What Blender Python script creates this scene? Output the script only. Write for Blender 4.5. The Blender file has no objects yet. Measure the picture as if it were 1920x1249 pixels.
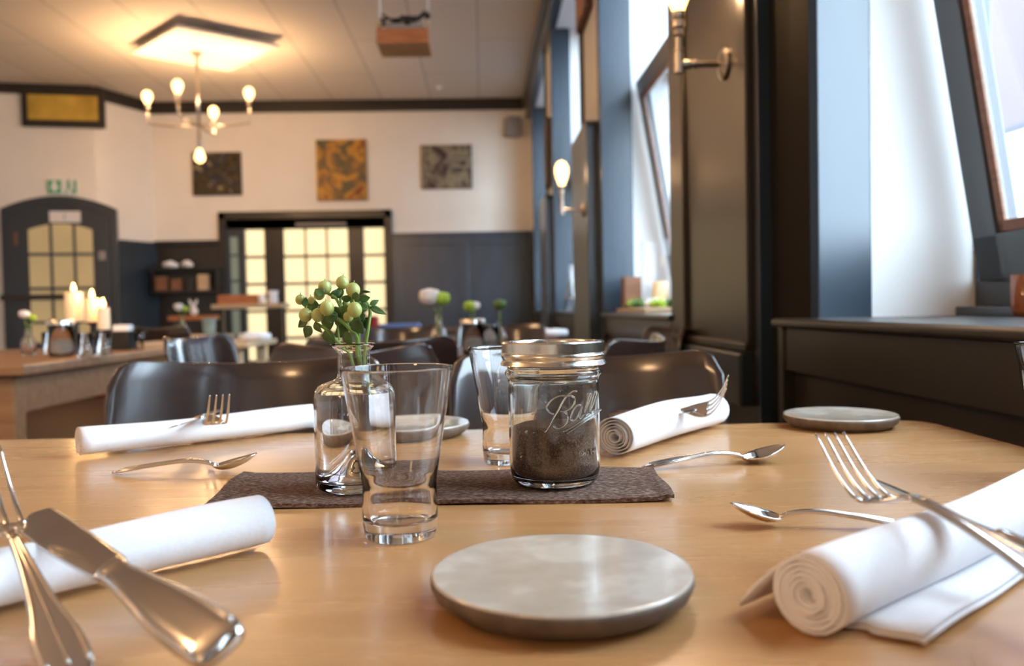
import bpy, bmesh, math, random
from mathutils import Vector, Matrix, Euler
random.seed(4)
C = bpy.context.scene.collection
# ------------------------------------------------------------------ camera
F = 1550.0; CZ = 0.91; YAW = math.radians(1.96); PIT = math.atan(46.5 / F); ROLL = 0.020
def basis():
    f0 = Vector((math.sin(YAW), math.cos(YAW), 0)); r0 = Vector((math.cos(YAW), -math.sin(YAW), 0)); u0 = Vector((0, 0, 1))
    f = math.cos(PIT) * f0 - math.sin(PIT) * u0; u = math.sin(PIT) * f0 + math.cos(PIT) * u0
    R = math.cos(ROLL) * r0 - math.sin(ROLL) * u; U = math.sin(ROLL) * r0 + math.cos(ROLL) * u
    return R, U, f
R_, U_, F_ = basis(); CAM = Vector((0, 0, CZ))
cd = bpy.data.cameras.new('camera'); cam = bpy.data.objects.new('camera', cd); C.objects.link(cam)
cam.matrix_world = Matrix(((R_.x, U_.x, -F_.x, 0), (R_.y, U_.y, -F_.y, 0), (R_.z, U_.z, -F_.z, CZ), (0, 0, 0, 1)))
cd.sensor_width = 36; cd.lens = F / 1920 * 36; cd.clip_start = 0.02; cd.clip_end = 200
cd.dof.use_dof = True; cd.dof.focus_distance = 0.70; cd.dof.aperture_fstop = 5.6
bpy.context.scene.camera = cam
def ray(px, py): return F_ + R_ * ((px - 960) / F) + U_ * ((624.5 - py) / F)
def oz(px, py, z): d = ray(px, py); return CAM + d * ((z - CZ) / d.z)
def ox(px, py, x): d = ray(px, py); return CAM + d * (x / d.x)
def oy(px, py, y): d = ray(px, py); return CAM + d * (y / d.y)
def pd(px, py, d): return CAM + ray(px, py) * d
# ------------------------------------------------------------------ world, light, exposure
S = bpy.context.scene
S.view_settings.view_transform = 'Standard'; S.view_settings.look = 'None'; S.view_settings.gamma = 1
S.view_settings.use_curve_mapping = False; S.view_settings.exposure = 0.22
S.cycles.max_bounces = 12; S.cycles.transmission_bounces = 12; S.cycles.transparent_max_bounces = 12
S.cycles.diffuse_bounces = 5; S.cycles.sample_clamp_indirect = 6; S.cycles.blur_glossy = 0.5
w = bpy.data.worlds.new('sky'); S.world = w; w.use_nodes = True
bg = w.node_tree.nodes['Background']; bg.inputs[0].default_value = (0.64, 0.83, 1.0, 1); bg.inputs[1].default_value = 14.0
def area(name, loc, rot, sx, sy, energy, col, portal=False):
    l = bpy.data.lights.new(name, 'AREA'); l.shape = 'RECTANGLE'; l.size = sx; l.size_y = sy; l.energy = energy; l.color = col
    if portal: l.cycles.is_portal = True
    o = bpy.data.objects.new(name, l); C.objects.link(o); o.location = loc; o.rotation_euler = rot; return o
NICHES = [(-6.3, -4.6), (-3.6, -1.9), (-0.95, 0.75 + 0.95), (2.79, 4.42), (5.29, 7.35), (8.2, 10.2)]
NICHES[2] = (0.10, 1.70); NICHES.insert(2, (-1.9 + 0.3, -0.65)); NICHES[1] = (-4.1, -2.4); NICHES[0] = (-6.6, -4.9)
for k, (a, b) in enumerate(NICHES):
    area('daylight_portal', (1.20, (a + b) / 2, 2.1), (0, math.radians(90), 0), 2.4, b - a, 1, (1, 1, 1), True)
def point(loc, e, r=0.03, col=(1.0, 0.60, 0.30)):
    l = bpy.data.lights.new('bulb_light', 'POINT'); l.energy = e; l.shadow_soft_size = r; l.color = col
    o = bpy.data.objects.new('bulb_light', l); C.objects.link(o); o.location = loc; return o
# ------------------------------------------------------------------ materials
def s2l(c): return tuple(((v / 255 + 0.055) / 1.055) ** 2.4 if v > 10 else v / 255 / 12.92 for v in c)
def mat(name, col, rough=0.5, metal=0.0, coat=0.0, coat_r=0.05, spec=0.5, trans=0.0, ior=1.45, emit=None, es=0, sheen=0, sub=0):
    m = bpy.data.materials.new(name); m.use_nodes = True; b = m.node_tree.nodes['Principled BSDF']
    b.inputs['Base Color'].default_value = (*col, 1); b.inputs['Roughness'].default_value = rough; b.inputs['Metallic'].default_value = metal
    b.inputs['Coat Weight'].default_value = coat; b.inputs['Coat Roughness'].default_value = coat_r
    b.inputs['Specular IOR Level'].default_value = spec; b.inputs['Transmission Weight'].default_value = trans; b.inputs['IOR'].default_value = ior
    b.inputs['Sheen Weight'].default_value = sheen
    if sub: b.inputs['Subsurface Weight'].default_value = sub; b.inputs['Subsurface Scale'].default_value = 0.01
    if emit: b.inputs['Emission Color'].default_value = (*emit, 1); b.inputs['Emission Strength'].default_value = es
    return m
def N(m, t): return m.node_tree.nodes.new(t)
def L(m, a, b): m.node_tree.links.new(a, b)
def noise_col(m, cols, scale=5, stretch=(1, 1, 1), detail=5, bump=0, dist=0.002, rough=None, pos=None, kind='NOISE', coord='Object', distort=0):
    """procedural colour (and bump) from stretched noise"""
    b = m.node_tree.nodes['Principled BSDF']; tc = N(m, 'ShaderNodeTexCoord'); mp = N(m, 'ShaderNodeMapping'); mp.inputs['Scale'].default_value = stretch
    L(m, tc.outputs[coord], mp.inputs[0])
    if kind == 'NOISE':
        n = N(m, 'ShaderNodeTexNoise'); n.inputs['Scale'].default_value = scale; n.inputs['Detail'].default_value = detail; n.inputs['Distortion'].default_value = distort; o = n.outputs[0]
    else:
        n = N(m, 'ShaderNodeTexVoronoi'); n.inputs['Scale'].default_value = scale; o = n.outputs[kind == 'VC' and 'Color' or 'Distance']
    L(m, mp.outputs[0], n.inputs['Vector'])
    r = N(m, 'ShaderNodeValToRGB'); L(m, o, r.inputs[0]); e = r.color_ramp.elements
    ps = pos or [0.3 + 0.4 * i / (len(cols) - 1) for i in range(len(cols))]
    while len(e) < len(cols): e.new(0.5)
    for i, c in enumerate(cols): e[i].position = ps[i]; e[i].color = (*c, 1)
    L(m, r.outputs[0], b.inputs['Base Color'])
    if bump:
        bp = N(m, 'ShaderNodeBump'); bp.inputs['Strength'].default_value = bump; bp.inputs['Distance'].default_value = dist; L(m, o, bp.inputs['Height']); L(m, bp.outputs[0], b.inputs['Normal'])
    if rough:
        mr = N(m, 'ShaderNodeMapRange'); mr.inputs['To Min'].default_value = rough[0]; mr.inputs['To Max'].default_value = rough[1]; L(m, o, mr.inputs[0]); L(m, mr.outputs[0], b.inputs['Roughness'])
    return m
M = {}
M['plaster'] = noise_col(mat('plaster', (.80, .76, .70), 0.85), [(.84, .78, .69), (.88, .82, .73)], 3, bump=0.1)
M['reveal'] = noise_col(mat('white_reveal_plaster', (.86, .86, .84), 0.8), [(.82, .82, .80), (.88, .88, .87)], 3, bump=0.15)
M['ceil'] = mat('ceiling_boards', (.80, .76, .68), 0.8)
def ceil_nodes(m):
    b = m.node_tree.nodes['Principled BSDF']; tc = N(m, 'ShaderNodeTexCoord'); br = N(m, 'ShaderNodeTexBrick'); mp = N(m, 'ShaderNodeMapping'); mp.inputs['Rotation'].default_value = (0, 0, math.pi / 2)
    L(m, tc.outputs['Object'], mp.inputs[0]); L(m, mp.outputs[0], br.inputs['Vector'])
    br.inputs['Scale'].default_value = 1; br.inputs['Brick Width'].default_value = 2.4; br.inputs['Row Height'].default_value = 0.62; br.inputs['Mortar Size'].default_value = 0.008; br.inputs['Mortar Smooth'].default_value = 0.2
    br.inputs['Color1'].default_value = (.82, .75, .66, 1); br.inputs['Color2'].default_value = (.79, .72, .635, 1); br.inputs['Mortar'].default_value = (.50, .46, .41, 1); L(m, br.outputs['Color'], b.inputs['Base Color'])
    n = N(m, 'ShaderNodeTexNoise'); n.inputs['Scale'].default_value = 60; bp = N(m, 'ShaderNodeBump'); bp.inputs['Strength'].default_value = 0.25; bp.inputs['Distance'].default_value = 0.01
    L(m, tc.outputs['Object'], n.inputs['Vector']); L(m, n.outputs[0], bp.inputs['Height']); L(m, bp.outputs[0], b.inputs['Normal'])
ceil_nodes(M['ceil'])
M['paint'] = noise_col(mat('anthracite_paint', (.02, .026, .034), 0.34, coat=0.7, coat_r=0.30), [(.013, .021, .032), (.018, .028, .040)], 8, (1, 1, .3), bump=0.12, dist=0.001)
M['paint_skylit'] = noise_col(mat('skylit_anthracite_paint', (.02, .04, .06), 0.34, coat=1.0, coat_r=0.24), [(.016, .032, .052), (.022, .042, .066)], 8, (1, 1, .3), bump=0.12, dist=0.001)  # bluer copy of the anthracite, sky reflection tinted into the base colour
M['paint_brown'] = noise_col(mat('brown_black_panel', (.02, .016, .012), 0.42, coat=.4, coat_r=.22), [(.016, .012, .009), (.021, .016, .012)], 8, (1, 1, .3), bump=0.1, dist=0.001)
M['post_shade'] = mat('shaded_post_side', (.010, .008, .007), .75, spec=.15)  # shade on the post's recessed side, put in as a near-black colour
M['floor'] = noise_col(mat('floor_boards', (.10, .05, .025), 0.35), [(.07, .032, .015), (.14, .07, .035)], 6, (6, .5, 1), bump=0.1)
M['birch'] = noise_col(mat('lacquered_birch', (.62, .42, .22), 0.26, coat=0.35, coat_r=0.16), [(.445, .22, .08), (.51, .265, .105), (.475, .243, .093), (.55, .30, .125)], 3.2, (.8, 9, 2), detail=7, bump=0.03, dist=0.0006, rough=(.22, .34), pos=[.3, .45, .55, .7], distort=.4)
M['birch_edge'] = noise_col(mat('birch_ply_edge', (.45, .27, .12), 0.45), [(.32, .18, .08), (.55, .35, .17)], 4, (.5, .5, 160))
M['chair'] = noise_col(mat('dark_stained_beech', (.028, .012, .008), 0.22, coat=1.0, coat_r=0.13), [(.020, .010, .008), (.036, .017, .011)], 7, (1, 1, 12), bump=0.03, dist=.0006)
M['darkwood'] = noise_col(mat('dark_brown_tabletop', (.11, .045, .025), 0.25), [(.085, .032, .018), (.14, .06, .03)], 4, (1, 8, 1))
M['midwood'] = noise_col(mat('oiled_pine', (.30, .14, .06), 0.4), [(.24, .105, .045), (.36, .18, .075)], 4, (1, 8, 8))
M['lightwood'] = noise_col(mat('light_ash', (.55, .38, .22), 0.45), [(.5, .33, .18), (.62, .44, .27)], 4, (1, 8, 8))
M['redwood'] = noise_col(mat('reddish_plank', (.42, .14, .05), 0.4), [(.34, .10, .035), (.50, .19, .07)], 5, (1, 9, 9))
M['glass'] = mat('clear_glass', (1, 1, 1), 0.0, trans=1, ior=1.47)
M['jarglass'] = mat('jar_glass', (.97, 1, .985), 0.0, trans=1, ior=1.48)
M['water'] = mat('water', (1, 1, 1), 0.0, trans=1, ior=1.333)
M['steel'] = noise_col(mat('polished_steel', (.72, .69, .65), 0.12, 1), [(.68, .65, .61), (.76, .73, .69)], 30, (1, 1, 1), rough=(.08, .16))
M['tin'] = mat('tinplate_lid', (.78, .74, .66), 0.20, 1)
M['nickel'] = mat('brushed_nickel', (.50, .44, .38), 0.30, 1)
M['black'] = mat('matt_black_metal', (.015, .014, .013), 0.45)
M['napkin'] = noise_col(mat('white_paper_napkin', (.84, .83, .85), 0.9, sheen=.2), [(.82, .81, .83), (.87, .86, .88)], 420, bump=0.25, dist=.0003)
M['felt'] = noise_col(mat('brown_wool_felt', (.10, .065, .05), 0.97, spec=.1), [(.065, .036, .025), (.15, .092, .068), (.34, .25, .20)], 430, (.55, 1, 1), detail=10, bump=0.9, dist=.002, pos=[.34, .52, .74])
M['glaze'] = noise_col(mat('pale_taupe_glaze', (.46, .40, .34), 0.16, coat=.7, coat_r=.05), [(.50, .42, .33), (.56, .48, .39), (.66, .60, .51)], 30, detail=3, bump=0.16, dist=.0012, pos=[.34, .52, .66])
M['clay'] = noise_col(mat('raw_stoneware', (.15, .115, .085), 0.6), [(.085, .055, .035), (.16, .11, .075)], 70, bump=0.35, dist=.0006)
M['grounds'] = noise_col(mat('brown_sugar_grains', (.06, .03, .02), 0.7), [(.045, .018, .009), (.110, .048, .026), (.26, .14, .09)], 700, bump=0.9, dist=.001, pos=[.35, .52, .72])
M['berry'] = noise_col(mat('pale_green_berry', (.66, .68, .36), 0.28, sub=.15), [(.36, .42, .11), (.52, .54, .19)], 90)
M['leaf'] = noise_col(mat('green_leaf', (.07, .15, .035), 0.4), [(.04, .095, .025), (.13, .22, .06)], 60)
M['stem'] = mat('green_stem', (.20, .33, .06), 0.45)
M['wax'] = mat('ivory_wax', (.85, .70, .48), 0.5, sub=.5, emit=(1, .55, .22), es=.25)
M['flame'] = mat('candle_flame', (1, .8, .4), .5, emit=(1, .62, .24), es=6)
M['bulb'] = mat('glowing_bulb', (1, .8, .5), .3, emit=(1, .58, .20), es=4.5)
M['whitecard'] = mat('white_card', (.78, .74, .70), .6)
M['white'] = mat('white_ceramic', (.82, .80, .78), .25)
M['green'] = mat('safety_green', (.01, .22, .09), .4, emit=(.01, .25, .10), es=.25)
M['grey'] = mat('grey_plastic', (.30, .27, .25), .5)
M['red'] = mat('dark_red_fabric', (.28, .02, .015), .8)
M['bluecloth'] = mat('blue_fabric', (.10, .16, .34), .8)
M['flowerw'] = noise_col(mat('cream_petals', (.80, .74, .68), .7), [(.7, .62, .56), (.88, .84, .8)], 80, bump=.6, dist=.003)
M['flowerg'] = noise_col(mat('lime_petals', (.36, .55, .04), .6), [(.25, .42, .03), (.5, .68, .08)], 80, bump=.6, dist=.003)
M['beadbrown'] = noise_col(mat('brown_glazing_bead', (.20, .085, .04), .4), [(.16, .065, .03), (.26, .12, .06)], 10, (1, 1, 9))
M['pinkwall'] = mat('pale_pink_facade', (.10, .072, .088), .8)
M['greywall'] = mat('grey_facade', (.05, .05, .06), .8)
M['yellowpane'] = noise_col(mat('amber_glass', (.45, .28, .05), .25, emit=(.75, .42, .05), es=.10), [(.22, .13, .02), (.60, .36, .06)], 2.5)
def lit(name, c, e, c2):  # windows of rooms with their lights on
    m = mat(name, c, .35); noise_col(m, [c, c2], 1.2); b = m.node_tree.nodes['Principled BSDF']; b.inputs['Emission Color'].default_value = (*c, 1); b.inputs['Emission Strength'].default_value = e; return m
M['frosted'] = lit('backlit_frosted_glass', (.93, .80, .46), .78, (.85, .75, .5))
M['frosted_dim'] = lit('dim_backlit_glass', (.40, .29, .14), .5, (.26, .19, .09))
M['greenpane'] = lit('greenish_glass', (.16, .19, .16), .35, (.2, .25, .2))
def window_glass(name, tint=(1, 1, 1)):
    m = bpy.data.materials.new(name); m.use_nodes = True; nt = m.node_tree; nt.nodes.remove(nt.nodes['Principled BSDF'])
    t = N(m, 'ShaderNodeBsdfTransparent'); t.inputs[0].default_value = (*tint, 1); g = N(m, 'ShaderNodeBsdfGlossy'); g.inputs['Roughness'].default_value = 0.02
    f = N(m, 'ShaderNodeFresnel'); gm = N(m, 'ShaderNodeNewGeometry'); mr = N(m, 'ShaderNodeMapRange'); mr.inputs['To Min'].default_value = 1.45; mr.inputs['To Max'].default_value = 1 / 1.45; L(m, gm.outputs['Backfacing'], mr.inputs[0]); L(m, mr.outputs[0], f.inputs[0]); x = N(m, 'ShaderNodeMixShader'); L(m, f.outputs[0], x.inputs[0]); L(m, t.outputs[0], x.inputs[1]); L(m, g.outputs[0], x.inputs[2])
    L(m, x.outputs[0], nt.nodes['Material Output'].inputs[0]); return m
M['pane'] = window_glass('window_glass')
def painting(name, cols, scale, seed, rot=0):
    m = mat(name, (.3, .2, .1), .6); noise_col(m, cols, scale, pos=[i / (len(cols) - 1) * .30 + .35 for i in range(len(cols))], distort=1.6, detail=4, bump=.3, dist=.002)
    for n in m.node_tree.nodes:
        if n.type == 'MAPPING': n.inputs['Location'].default_value = (seed, seed * 2, seed * .7)
    return m
# ------------------------------------------------------------------ mesh builder
class MB:
    def __init__(s): s.v = []; s.f = []
    def add(s, vs, fs): o = len(s.v); s.v += [tuple(v) for v in vs]; s.f += [tuple(i + o for i in f) for f in fs]; return s
    def box(s, x0, x1, y0, y1, z0, z1):
        return s.add([(x0, y0, z0), (x1, y0, z0), (x1, y1, z0), (x0, y1, z0), (x0, y0, z1), (x1, y0, z1), (x1, y1, z1), (x0, y1, z1)],
                     [(3, 2, 1, 0), (4, 5, 6, 7), (0, 1, 5, 4), (1, 2, 6, 5), (2, 3, 7, 6), (3, 0, 4, 7)])
    def prism(s, pts, axis, a, b):
        """pts: 2D outline; extruded along axis from a to b"""
        n = len(pts); f = {'x': lambda p, t: (t, p[0], p[1]), 'y': lambda p, t: (p[0], t, p[1]), 'z': lambda p, t: (p[0], p[1], t)}[axis]
        return s.add([f(p, a) for p in pts] + [f(p, b) for p in pts], [tuple(range(n))[::-1], tuple(range(n, 2 * n))] + [(i, (i + 1) % n, n + (i + 1) % n, n + i) for i in range(n)])
    def lathe(s, prof, c=(0, 0, 0), n=32, closed=False, wob=0, sy=1, caps=True):
        vs = []; m = len(prof)
        for (r, z) in prof:
            for k in range(n):
                a = 2 * math.pi * k / n; rr = r * (1 + wob * math.sin(2 * a + 1) + wob * .6 * math.sin(3 * a))
                vs.append((c[0] + rr * math.cos(a), c[1] + rr * math.sin(a) * sy, c[2] + z))
        fs = [(i * n + k, i * n + (k + 1) % n, (i + 1) * n + (k + 1) % n, (i + 1) * n + k) for i in range(m - 1) for k in range(n)]
        if closed: fs += [((m - 1) * n + k, (m - 1) * n + (k + 1) % n, (k + 1) % n, k) for k in range(n)]
        elif caps:
            if prof[0][0] > 1e-6: fs.append(tuple(range(n))[::-1])
            if prof[-1][0] > 1e-6: fs.append(tuple((m - 1) * n + k for k in range(n)))
        return s.add(vs, fs)
    def tube(s, pts, rad, n=10, caps=True):
        pts = [Vector(p) for p in pts]; m = len(pts)
        if not hasattr(rad, '__len__'): rad = [rad] * m
        vs = []; up = None
        for i in range(m):
            t = (pts[min(i + 1, m - 1)] - pts[max(i - 1, 0)]).normalized()
            if up is None: up = t.orthogonal().normalized()
            up = (up - t * up.dot(t)).normalized(); sd = t.cross(up)
            for k in range(n): a = 2 * math.pi * k / n; vs.append(pts[i] + (up * math.cos(a) + sd * math.sin(a)) * rad[i])
        fs = [(i * n + k, i * n + (k + 1) % n, (i + 1) * n + (k + 1) % n, (i + 1) * n + k) for i in range(m - 1) for k in range(n)]
        if caps: fs += [tuple(range(n))[::-1], tuple((m - 1) * n + k for k in range(n))]
        return s.add(vs, fs)
    def sphere(s, c, r, n=16, sz=1, sx=1):
        prof = [(r * math.sin(math.pi * i / n) + 1e-7 * (i in (0, n)), -r * sz * math.cos(math.pi * i / n)) for i in range(n + 1)]
        return s.lathe([(max(p[0], 1e-5), p[1]) for p in prof], c, n * 2 if n < 12 else 24)
    def grid(s, fn, nu, nv):
        return s.add([fn(i / nu, j / nv) for j in range(nv + 1) for i in range(nu + 1)],
                     [(j * (nu + 1) + i, j * (nu + 1) + i + 1, (j + 1) * (nu + 1) + i + 1, (j + 1) * (nu + 1) + i) for j in range(nv) for i in range(nu)])
    def loft(s, secs, n=14, p=2.4):
        """secs: (y, halfwidth, z, halfthick[, xoffset]) along +Y; superellipse sections"""
        vs = []
        for q in secs:
            y, hw, z, ht = q[:4]; xo = q[4] if len(q) > 4 else 0
            for k in range(n):
                a = 2 * math.pi * k / n; ca, sa = math.cos(a), math.sin(a)
                vs.append((xo + hw * math.copysign(abs(ca) ** (2 / p), ca), y, z + ht * math.copysign(abs(sa) ** (2 / p), sa)))
        m = len(secs); fs = [(i * n + k, (i + 1) * n + k, (i + 1) * n + (k + 1) % n, i * n + (k + 1) % n) for i in range(m - 1) for k in range(n)]
        fs += [tuple(range(n)), tuple((m - 1) * n + k for k in range(n))[::-1]]
        return s.add(vs, fs)
def dense(prof, step=.004, it=2):
    """round the corners of a profile and subdivide it, so smooth shading follows the real shape"""
    P = list(prof)
    for _ in range(it):
        Q = [P[0]]
        for a, b in zip(P[:-1], P[1:]):
            k = .25 if math.dist(a, b) < .012 else .003 / math.dist(a, b)
            Q += [(a[0] + (b[0] - a[0]) * k, a[1] + (b[1] - a[1]) * k), (b[0] + (a[0] - b[0]) * k, b[1] + (a[1] - b[1]) * k)]
        P = Q + [P[-1]]
    out = [P[0]]
    for a, b in zip(P[:-1], P[1:]):
        n = max(1, int(math.dist(a, b) / step)); out += [(a[0] + (b[0] - a[0]) * i / n, a[1] + (b[1] - a[1]) * i / n) for i in range(1, n + 1)]
    return out
def obj(name, mb, m, parent=None, loc=None, smooth=False, bevel=0, sub=0, solid=0, segs=2):
    me = bpy.data.meshes.new(name); me.from_pydata(mb.v, [], mb.f); me.update()
    bm = bmesh.new(); bm.from_mesh(me); bmesh.ops.recalc_face_normals(bm, faces=bm.faces) if not solid else None; bm.to_mesh(me); bm.free()
    if smooth: me.polygons.foreach_set('use_smooth', [True] * len(me.polygons))
    me.materials.append(m if not isinstance(m, str) else M[m])
    o = bpy.data.objects.new(name, me); C.objects.link(o)
    if smooth == 'auto': e = o.modifiers.new('es', 'EDGE_SPLIT'); e.split_angle = math.radians(40)
    if parent: o.parent = parent
    if loc is not None: o.location = loc
    if solid: md = o.modifiers.new('solid', 'SOLIDIFY'); md.thickness = solid; md.offset = 0
    if bevel: md = o.modifiers.new('bevel', 'BEVEL'); md.width = bevel; md.segments = segs; md.limit_method = 'ANGLE'
    if sub: md = o.modifiers.new('sub', 'SUBSURF'); md.levels = sub; md.render_levels = sub
    return o
def tag(o, label, cat, group=None, kind=None):
    o['label'] = label; o['category'] = cat
    if group: o['group'] = group
    if kind: o['kind'] = kind
    return o
def thing(name, label, cat, loc=(0, 0, 0), rz=0, group=None):
    o = bpy.data.objects.new(name, None); C.objects.link(o); o.empty_display_size = .05; o.location = loc; o.rotation_euler = (0, 0, rz)
    return tag(o, label, cat, group)
def struct(name, mb, m, **k): o = obj(name, mb, m, **k); o['kind'] = 'structure'; return o
def dup(root, loc=None, rz=None, label=None, group=None, scale=None):
    r = root.copy(); C.objects.link(r)
    if loc is not None: r.location = loc
    if rz is not None: r.rotation_euler = (0, 0, rz)
    if scale: r.scale = (scale,) * 3
    if label: r['label'] = label
    if group: r['group'] = group
    for ch in root.children:
        c = ch.copy(); C.objects.link(c); c.parent = r
        for g in ch.children: d = g.copy(); C.objects.link(d); d.parent = c
    return r
def arc(cx, cy, r, a0, a1, n=8): return [(cx + r * math.cos(math.radians(a0 + (a1 - a0) * i / n)), cy + r * math.sin(math.radians(a0 + (a1 - a0) * i / n))) for i in range(n + 1)]
# ------------------------------------------------------------------ setting
H = 3.62; D = 10.8; YB = -7.0; XL = -8.0; TW = 1.065
struct('floor', MB().box(XL - .2, 1.4, YB - .2, 13, -.1, 0), 'floor')
struct('ceiling', MB().box(XL - .2, 1.4, YB - .2, 13, H, H + .1), 'ceil')
# right wall: piers with window niches between
posts = [(a, b) for a, b in NICHES]
ys = [YB] + [y for n in NICHES for y in n] + [D]
pl = MB(); rv = MB()
for i in range(0, len(ys), 2):
    y0, y1 = ys[i], ys[i + 1]
    ya = y0 + (.25 if abs(y0 - 1.70) < .01 else .001); pl.box(.665, .69, ya, y1 - .001, 0, H); rv.box(.69, TW, y0, y1, 0, H)
struct('wall_right', rv, 'reveal')
struct('wall_right.001', pl, 'plaster')
lo = MB(); up = MB()
for a, b in NICHES: lo.box(.69, TW, a, b, 0, .86); up.box(.69, TW, a, b, 3.36, H)
struct('wall_right.002', lo, 'paint_brown'); struct('wall_right.003', up, 'reveal')
# painted posts, lintel beam, sill boards, dado panels
beam = MB().box(.60, .69, YB, D, 3.36, H).box(.56, .62, YB, D, 3.52, H); struct('trim_1', beam, 'paint', bevel=.006)
k = 2
for i, (a, b) in enumerate(NICHES):
    near = (i == 3)
    p = MB()
    if near: p.box(.695, .81, b - .006, b + .232, 0, 3.36)
    else: p.box(.64, .81, b - .03, b + .06, 0, 3.36)
    struct('trim_%d' % k, p, 'paint_skylit', bevel=.004); k += 1
    if near: struct('trim_%d' % k, MB().box(.68, .695, b - .006, b + .232, 0, 3.36), 'post_shade'); k += 1  # thin side board that carries the recess shade as colour
    p = MB().box(.645, .81, a - .06, a + .03, 0, 3.36); struct('trim_%d' % k, p, 'paint_brown', bevel=.004); k += 1
    # sill board with rounded nose and apron panels below
    s = MB()
    yb = b + .07 if near else b - .03
    s.prism([(.626, .858), (.622, .862), (.622, .871), (.629, .877), (1.09, .877), (1.09, .858)][::-1], 'y', a - .02, yb)
    struct('trim_%d' % k, s, 'paint_brown' if near else 'paint', bevel=.002); k += 1
    s = MB().box(.645, .69, a, yb - .02, .765, .858).box(.665, .69, a, yb - .02, 0, .765).box(.640, .69, yb - .02, yb + .01, 0, .858)
    struct('trim_%d' % k, s, 'paint_brown', bevel=.003); k += 1
for j, (y0, y1) in enumerate([(1.932, 2.73), (4.48, 5.23), (7.41, 8.14), (10.26, 10.8), (-.59, .04), (-2.34, -1.66)]):
    d = .575 if 1 <= j <= 2 else .65
    zt = 1.93
    pts = [(y0, 0), (y1, 0), (y1, zt)] + arc(y0 + .07, zt - .07, .07, 90, 180) if j in (1, 2) else [(y0, 0), (y1, 0), (y1, zt), (y0, zt)]
    q = MB().prism(pts, 'x', d, .664)
    if j == 0: q = MB().box(.65, .664, y0 + .012, y1, 0, 3.36); struct('trim_40', MB().box(.65, .692, y0 - .006, y0 + .012, 0, 3.36), 'paint_skylit', bevel=.002)
    struct('trim_%d' % k, q, 'paint_brown' if j in (0,) else 'paint', bevel=.004); k += 1
# pier beside the table: raised stiles and lower board
p = MB().box(.635, .652, 2.60, 2.73, .80, 2.6).box(.625, .652, 1.96, 2.73, .795, .815).box(.632, .652, 1.96, 2.02, .815, 2.6)
struct('trim_%d' % k, p, 'paint_brown', bevel=.004); k += 1
p = MB().box(.615, .652, 1.97, 2.60, .66, .79); struct('trim_%d' % k, p, 'paint', bevel=.006); k += 1
# back wall
XR = .69; XC = oz(283, 222, H).x * 0 - 4.19
hole = (-3.37, -1.16, 2.215)
pl = MB().box(XC - .3, hole[0], D, D + .2, 0, H).box(hole[1], XR + .6, D, D + .2, 0, H).box(hole[0], hole[1], D, D + .2, hole[2], H)
struct('wall_back', pl, 'plaster')
cr = MB().box(XC, .57, D - .05, D, H - .14, H).box(XC, .57, D - .07, D - .03, H - .06, H); struct('trim_%d' % k, cr, 'paint_brown', bevel=.004); k += 1
# dado right of the doors
dd = MB().box(-1.16, .64, D - .03, D, 0, 1.86).box(-1.16, .64, D - .06, D, 1.86, 1.91)
for x0, x1 in [(-1.16, -1.06), (-.30, -.18), (.53, .62)]: dd.box(x0, x1, D - .045, D - .03, .12, 1.80)
dd.box(-1.16, .62, D - .0445, D - .03, 1.75, 1.8602).box(-1.16, .62, D - .0445, D - .03, 0, .2)
struct('trim_%d' % k, dd, 'paint_skylit', bevel=.004); k += 1
dd = MB().box(XC, -3.37, D - .03, D, 0, 1.80).box(XC, -3.37, D - .06, D, 1.80, 1.86)
struct('trim_%d' % k, dd, 'paint_brown', bevel=.004); k += 1
# left walls (chamfered bay)
P0 = Vector((XC, D, 0)); P1 = Vector((-4.55, 10.0, 0)); P2 = Vector((-5.95, 9.75, 0)); P3 = Vector((-8.1, 9.7, 0))
def wallseg(name, a, b, z0, z1, t, m, off=0.0, bevel=0):
    d = (b - a).normalized(); n = Vector((d.y, -d.x, 0))
    if n.y > 0 or n.x < -.5: n = -n
    a2 = a + n * off; b2 = b + n * off
    q = [a2, b2, b2 - n * t, a2 - n * t]
    return struct(name, MB().prism([(v.x, v.y) for v in q], 'z', z0, z1), m, bevel=bevel), d, n
_, dA, nA = wallseg('wall_left', P0, P1, 0, H, .15, 'plaster')
_, dB, nB = wallseg('wall_left.001', P1, P2, 0, H, .15, 'plaster')
wallseg('wall_left.002', P2, P3, 0, H, .15, 'plaster')
wallseg('trim_%d' % k, P0, P1, H - .14, H, .05, 'paint_brown', .05); k += 1
wallseg('trim_%d' % k, P1, P2, H - .11, H, .05, 'paint_brown', .05); k += 1
wallseg('trim_%d' % k, P2, P3, H - .14, H, .05, 'paint_brown', .05); k += 1
wallseg('trim_%d' % k, P0, P1, 0, 1.84, .04, 'paint', .04); k += 1
wallseg('trim_%d' % k, P2, P3, 0, 1.84, .04, 'paint', .04); k += 1
struct('wall_left.003', MB().box(XL - .15, XL, YB, 9.9, 0, H), 'plaster')
# wall behind the photographer
struct('wall_front', MB().box(XL, 1.2, YB - .2, YB, 0, H), 'plaster')
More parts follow.
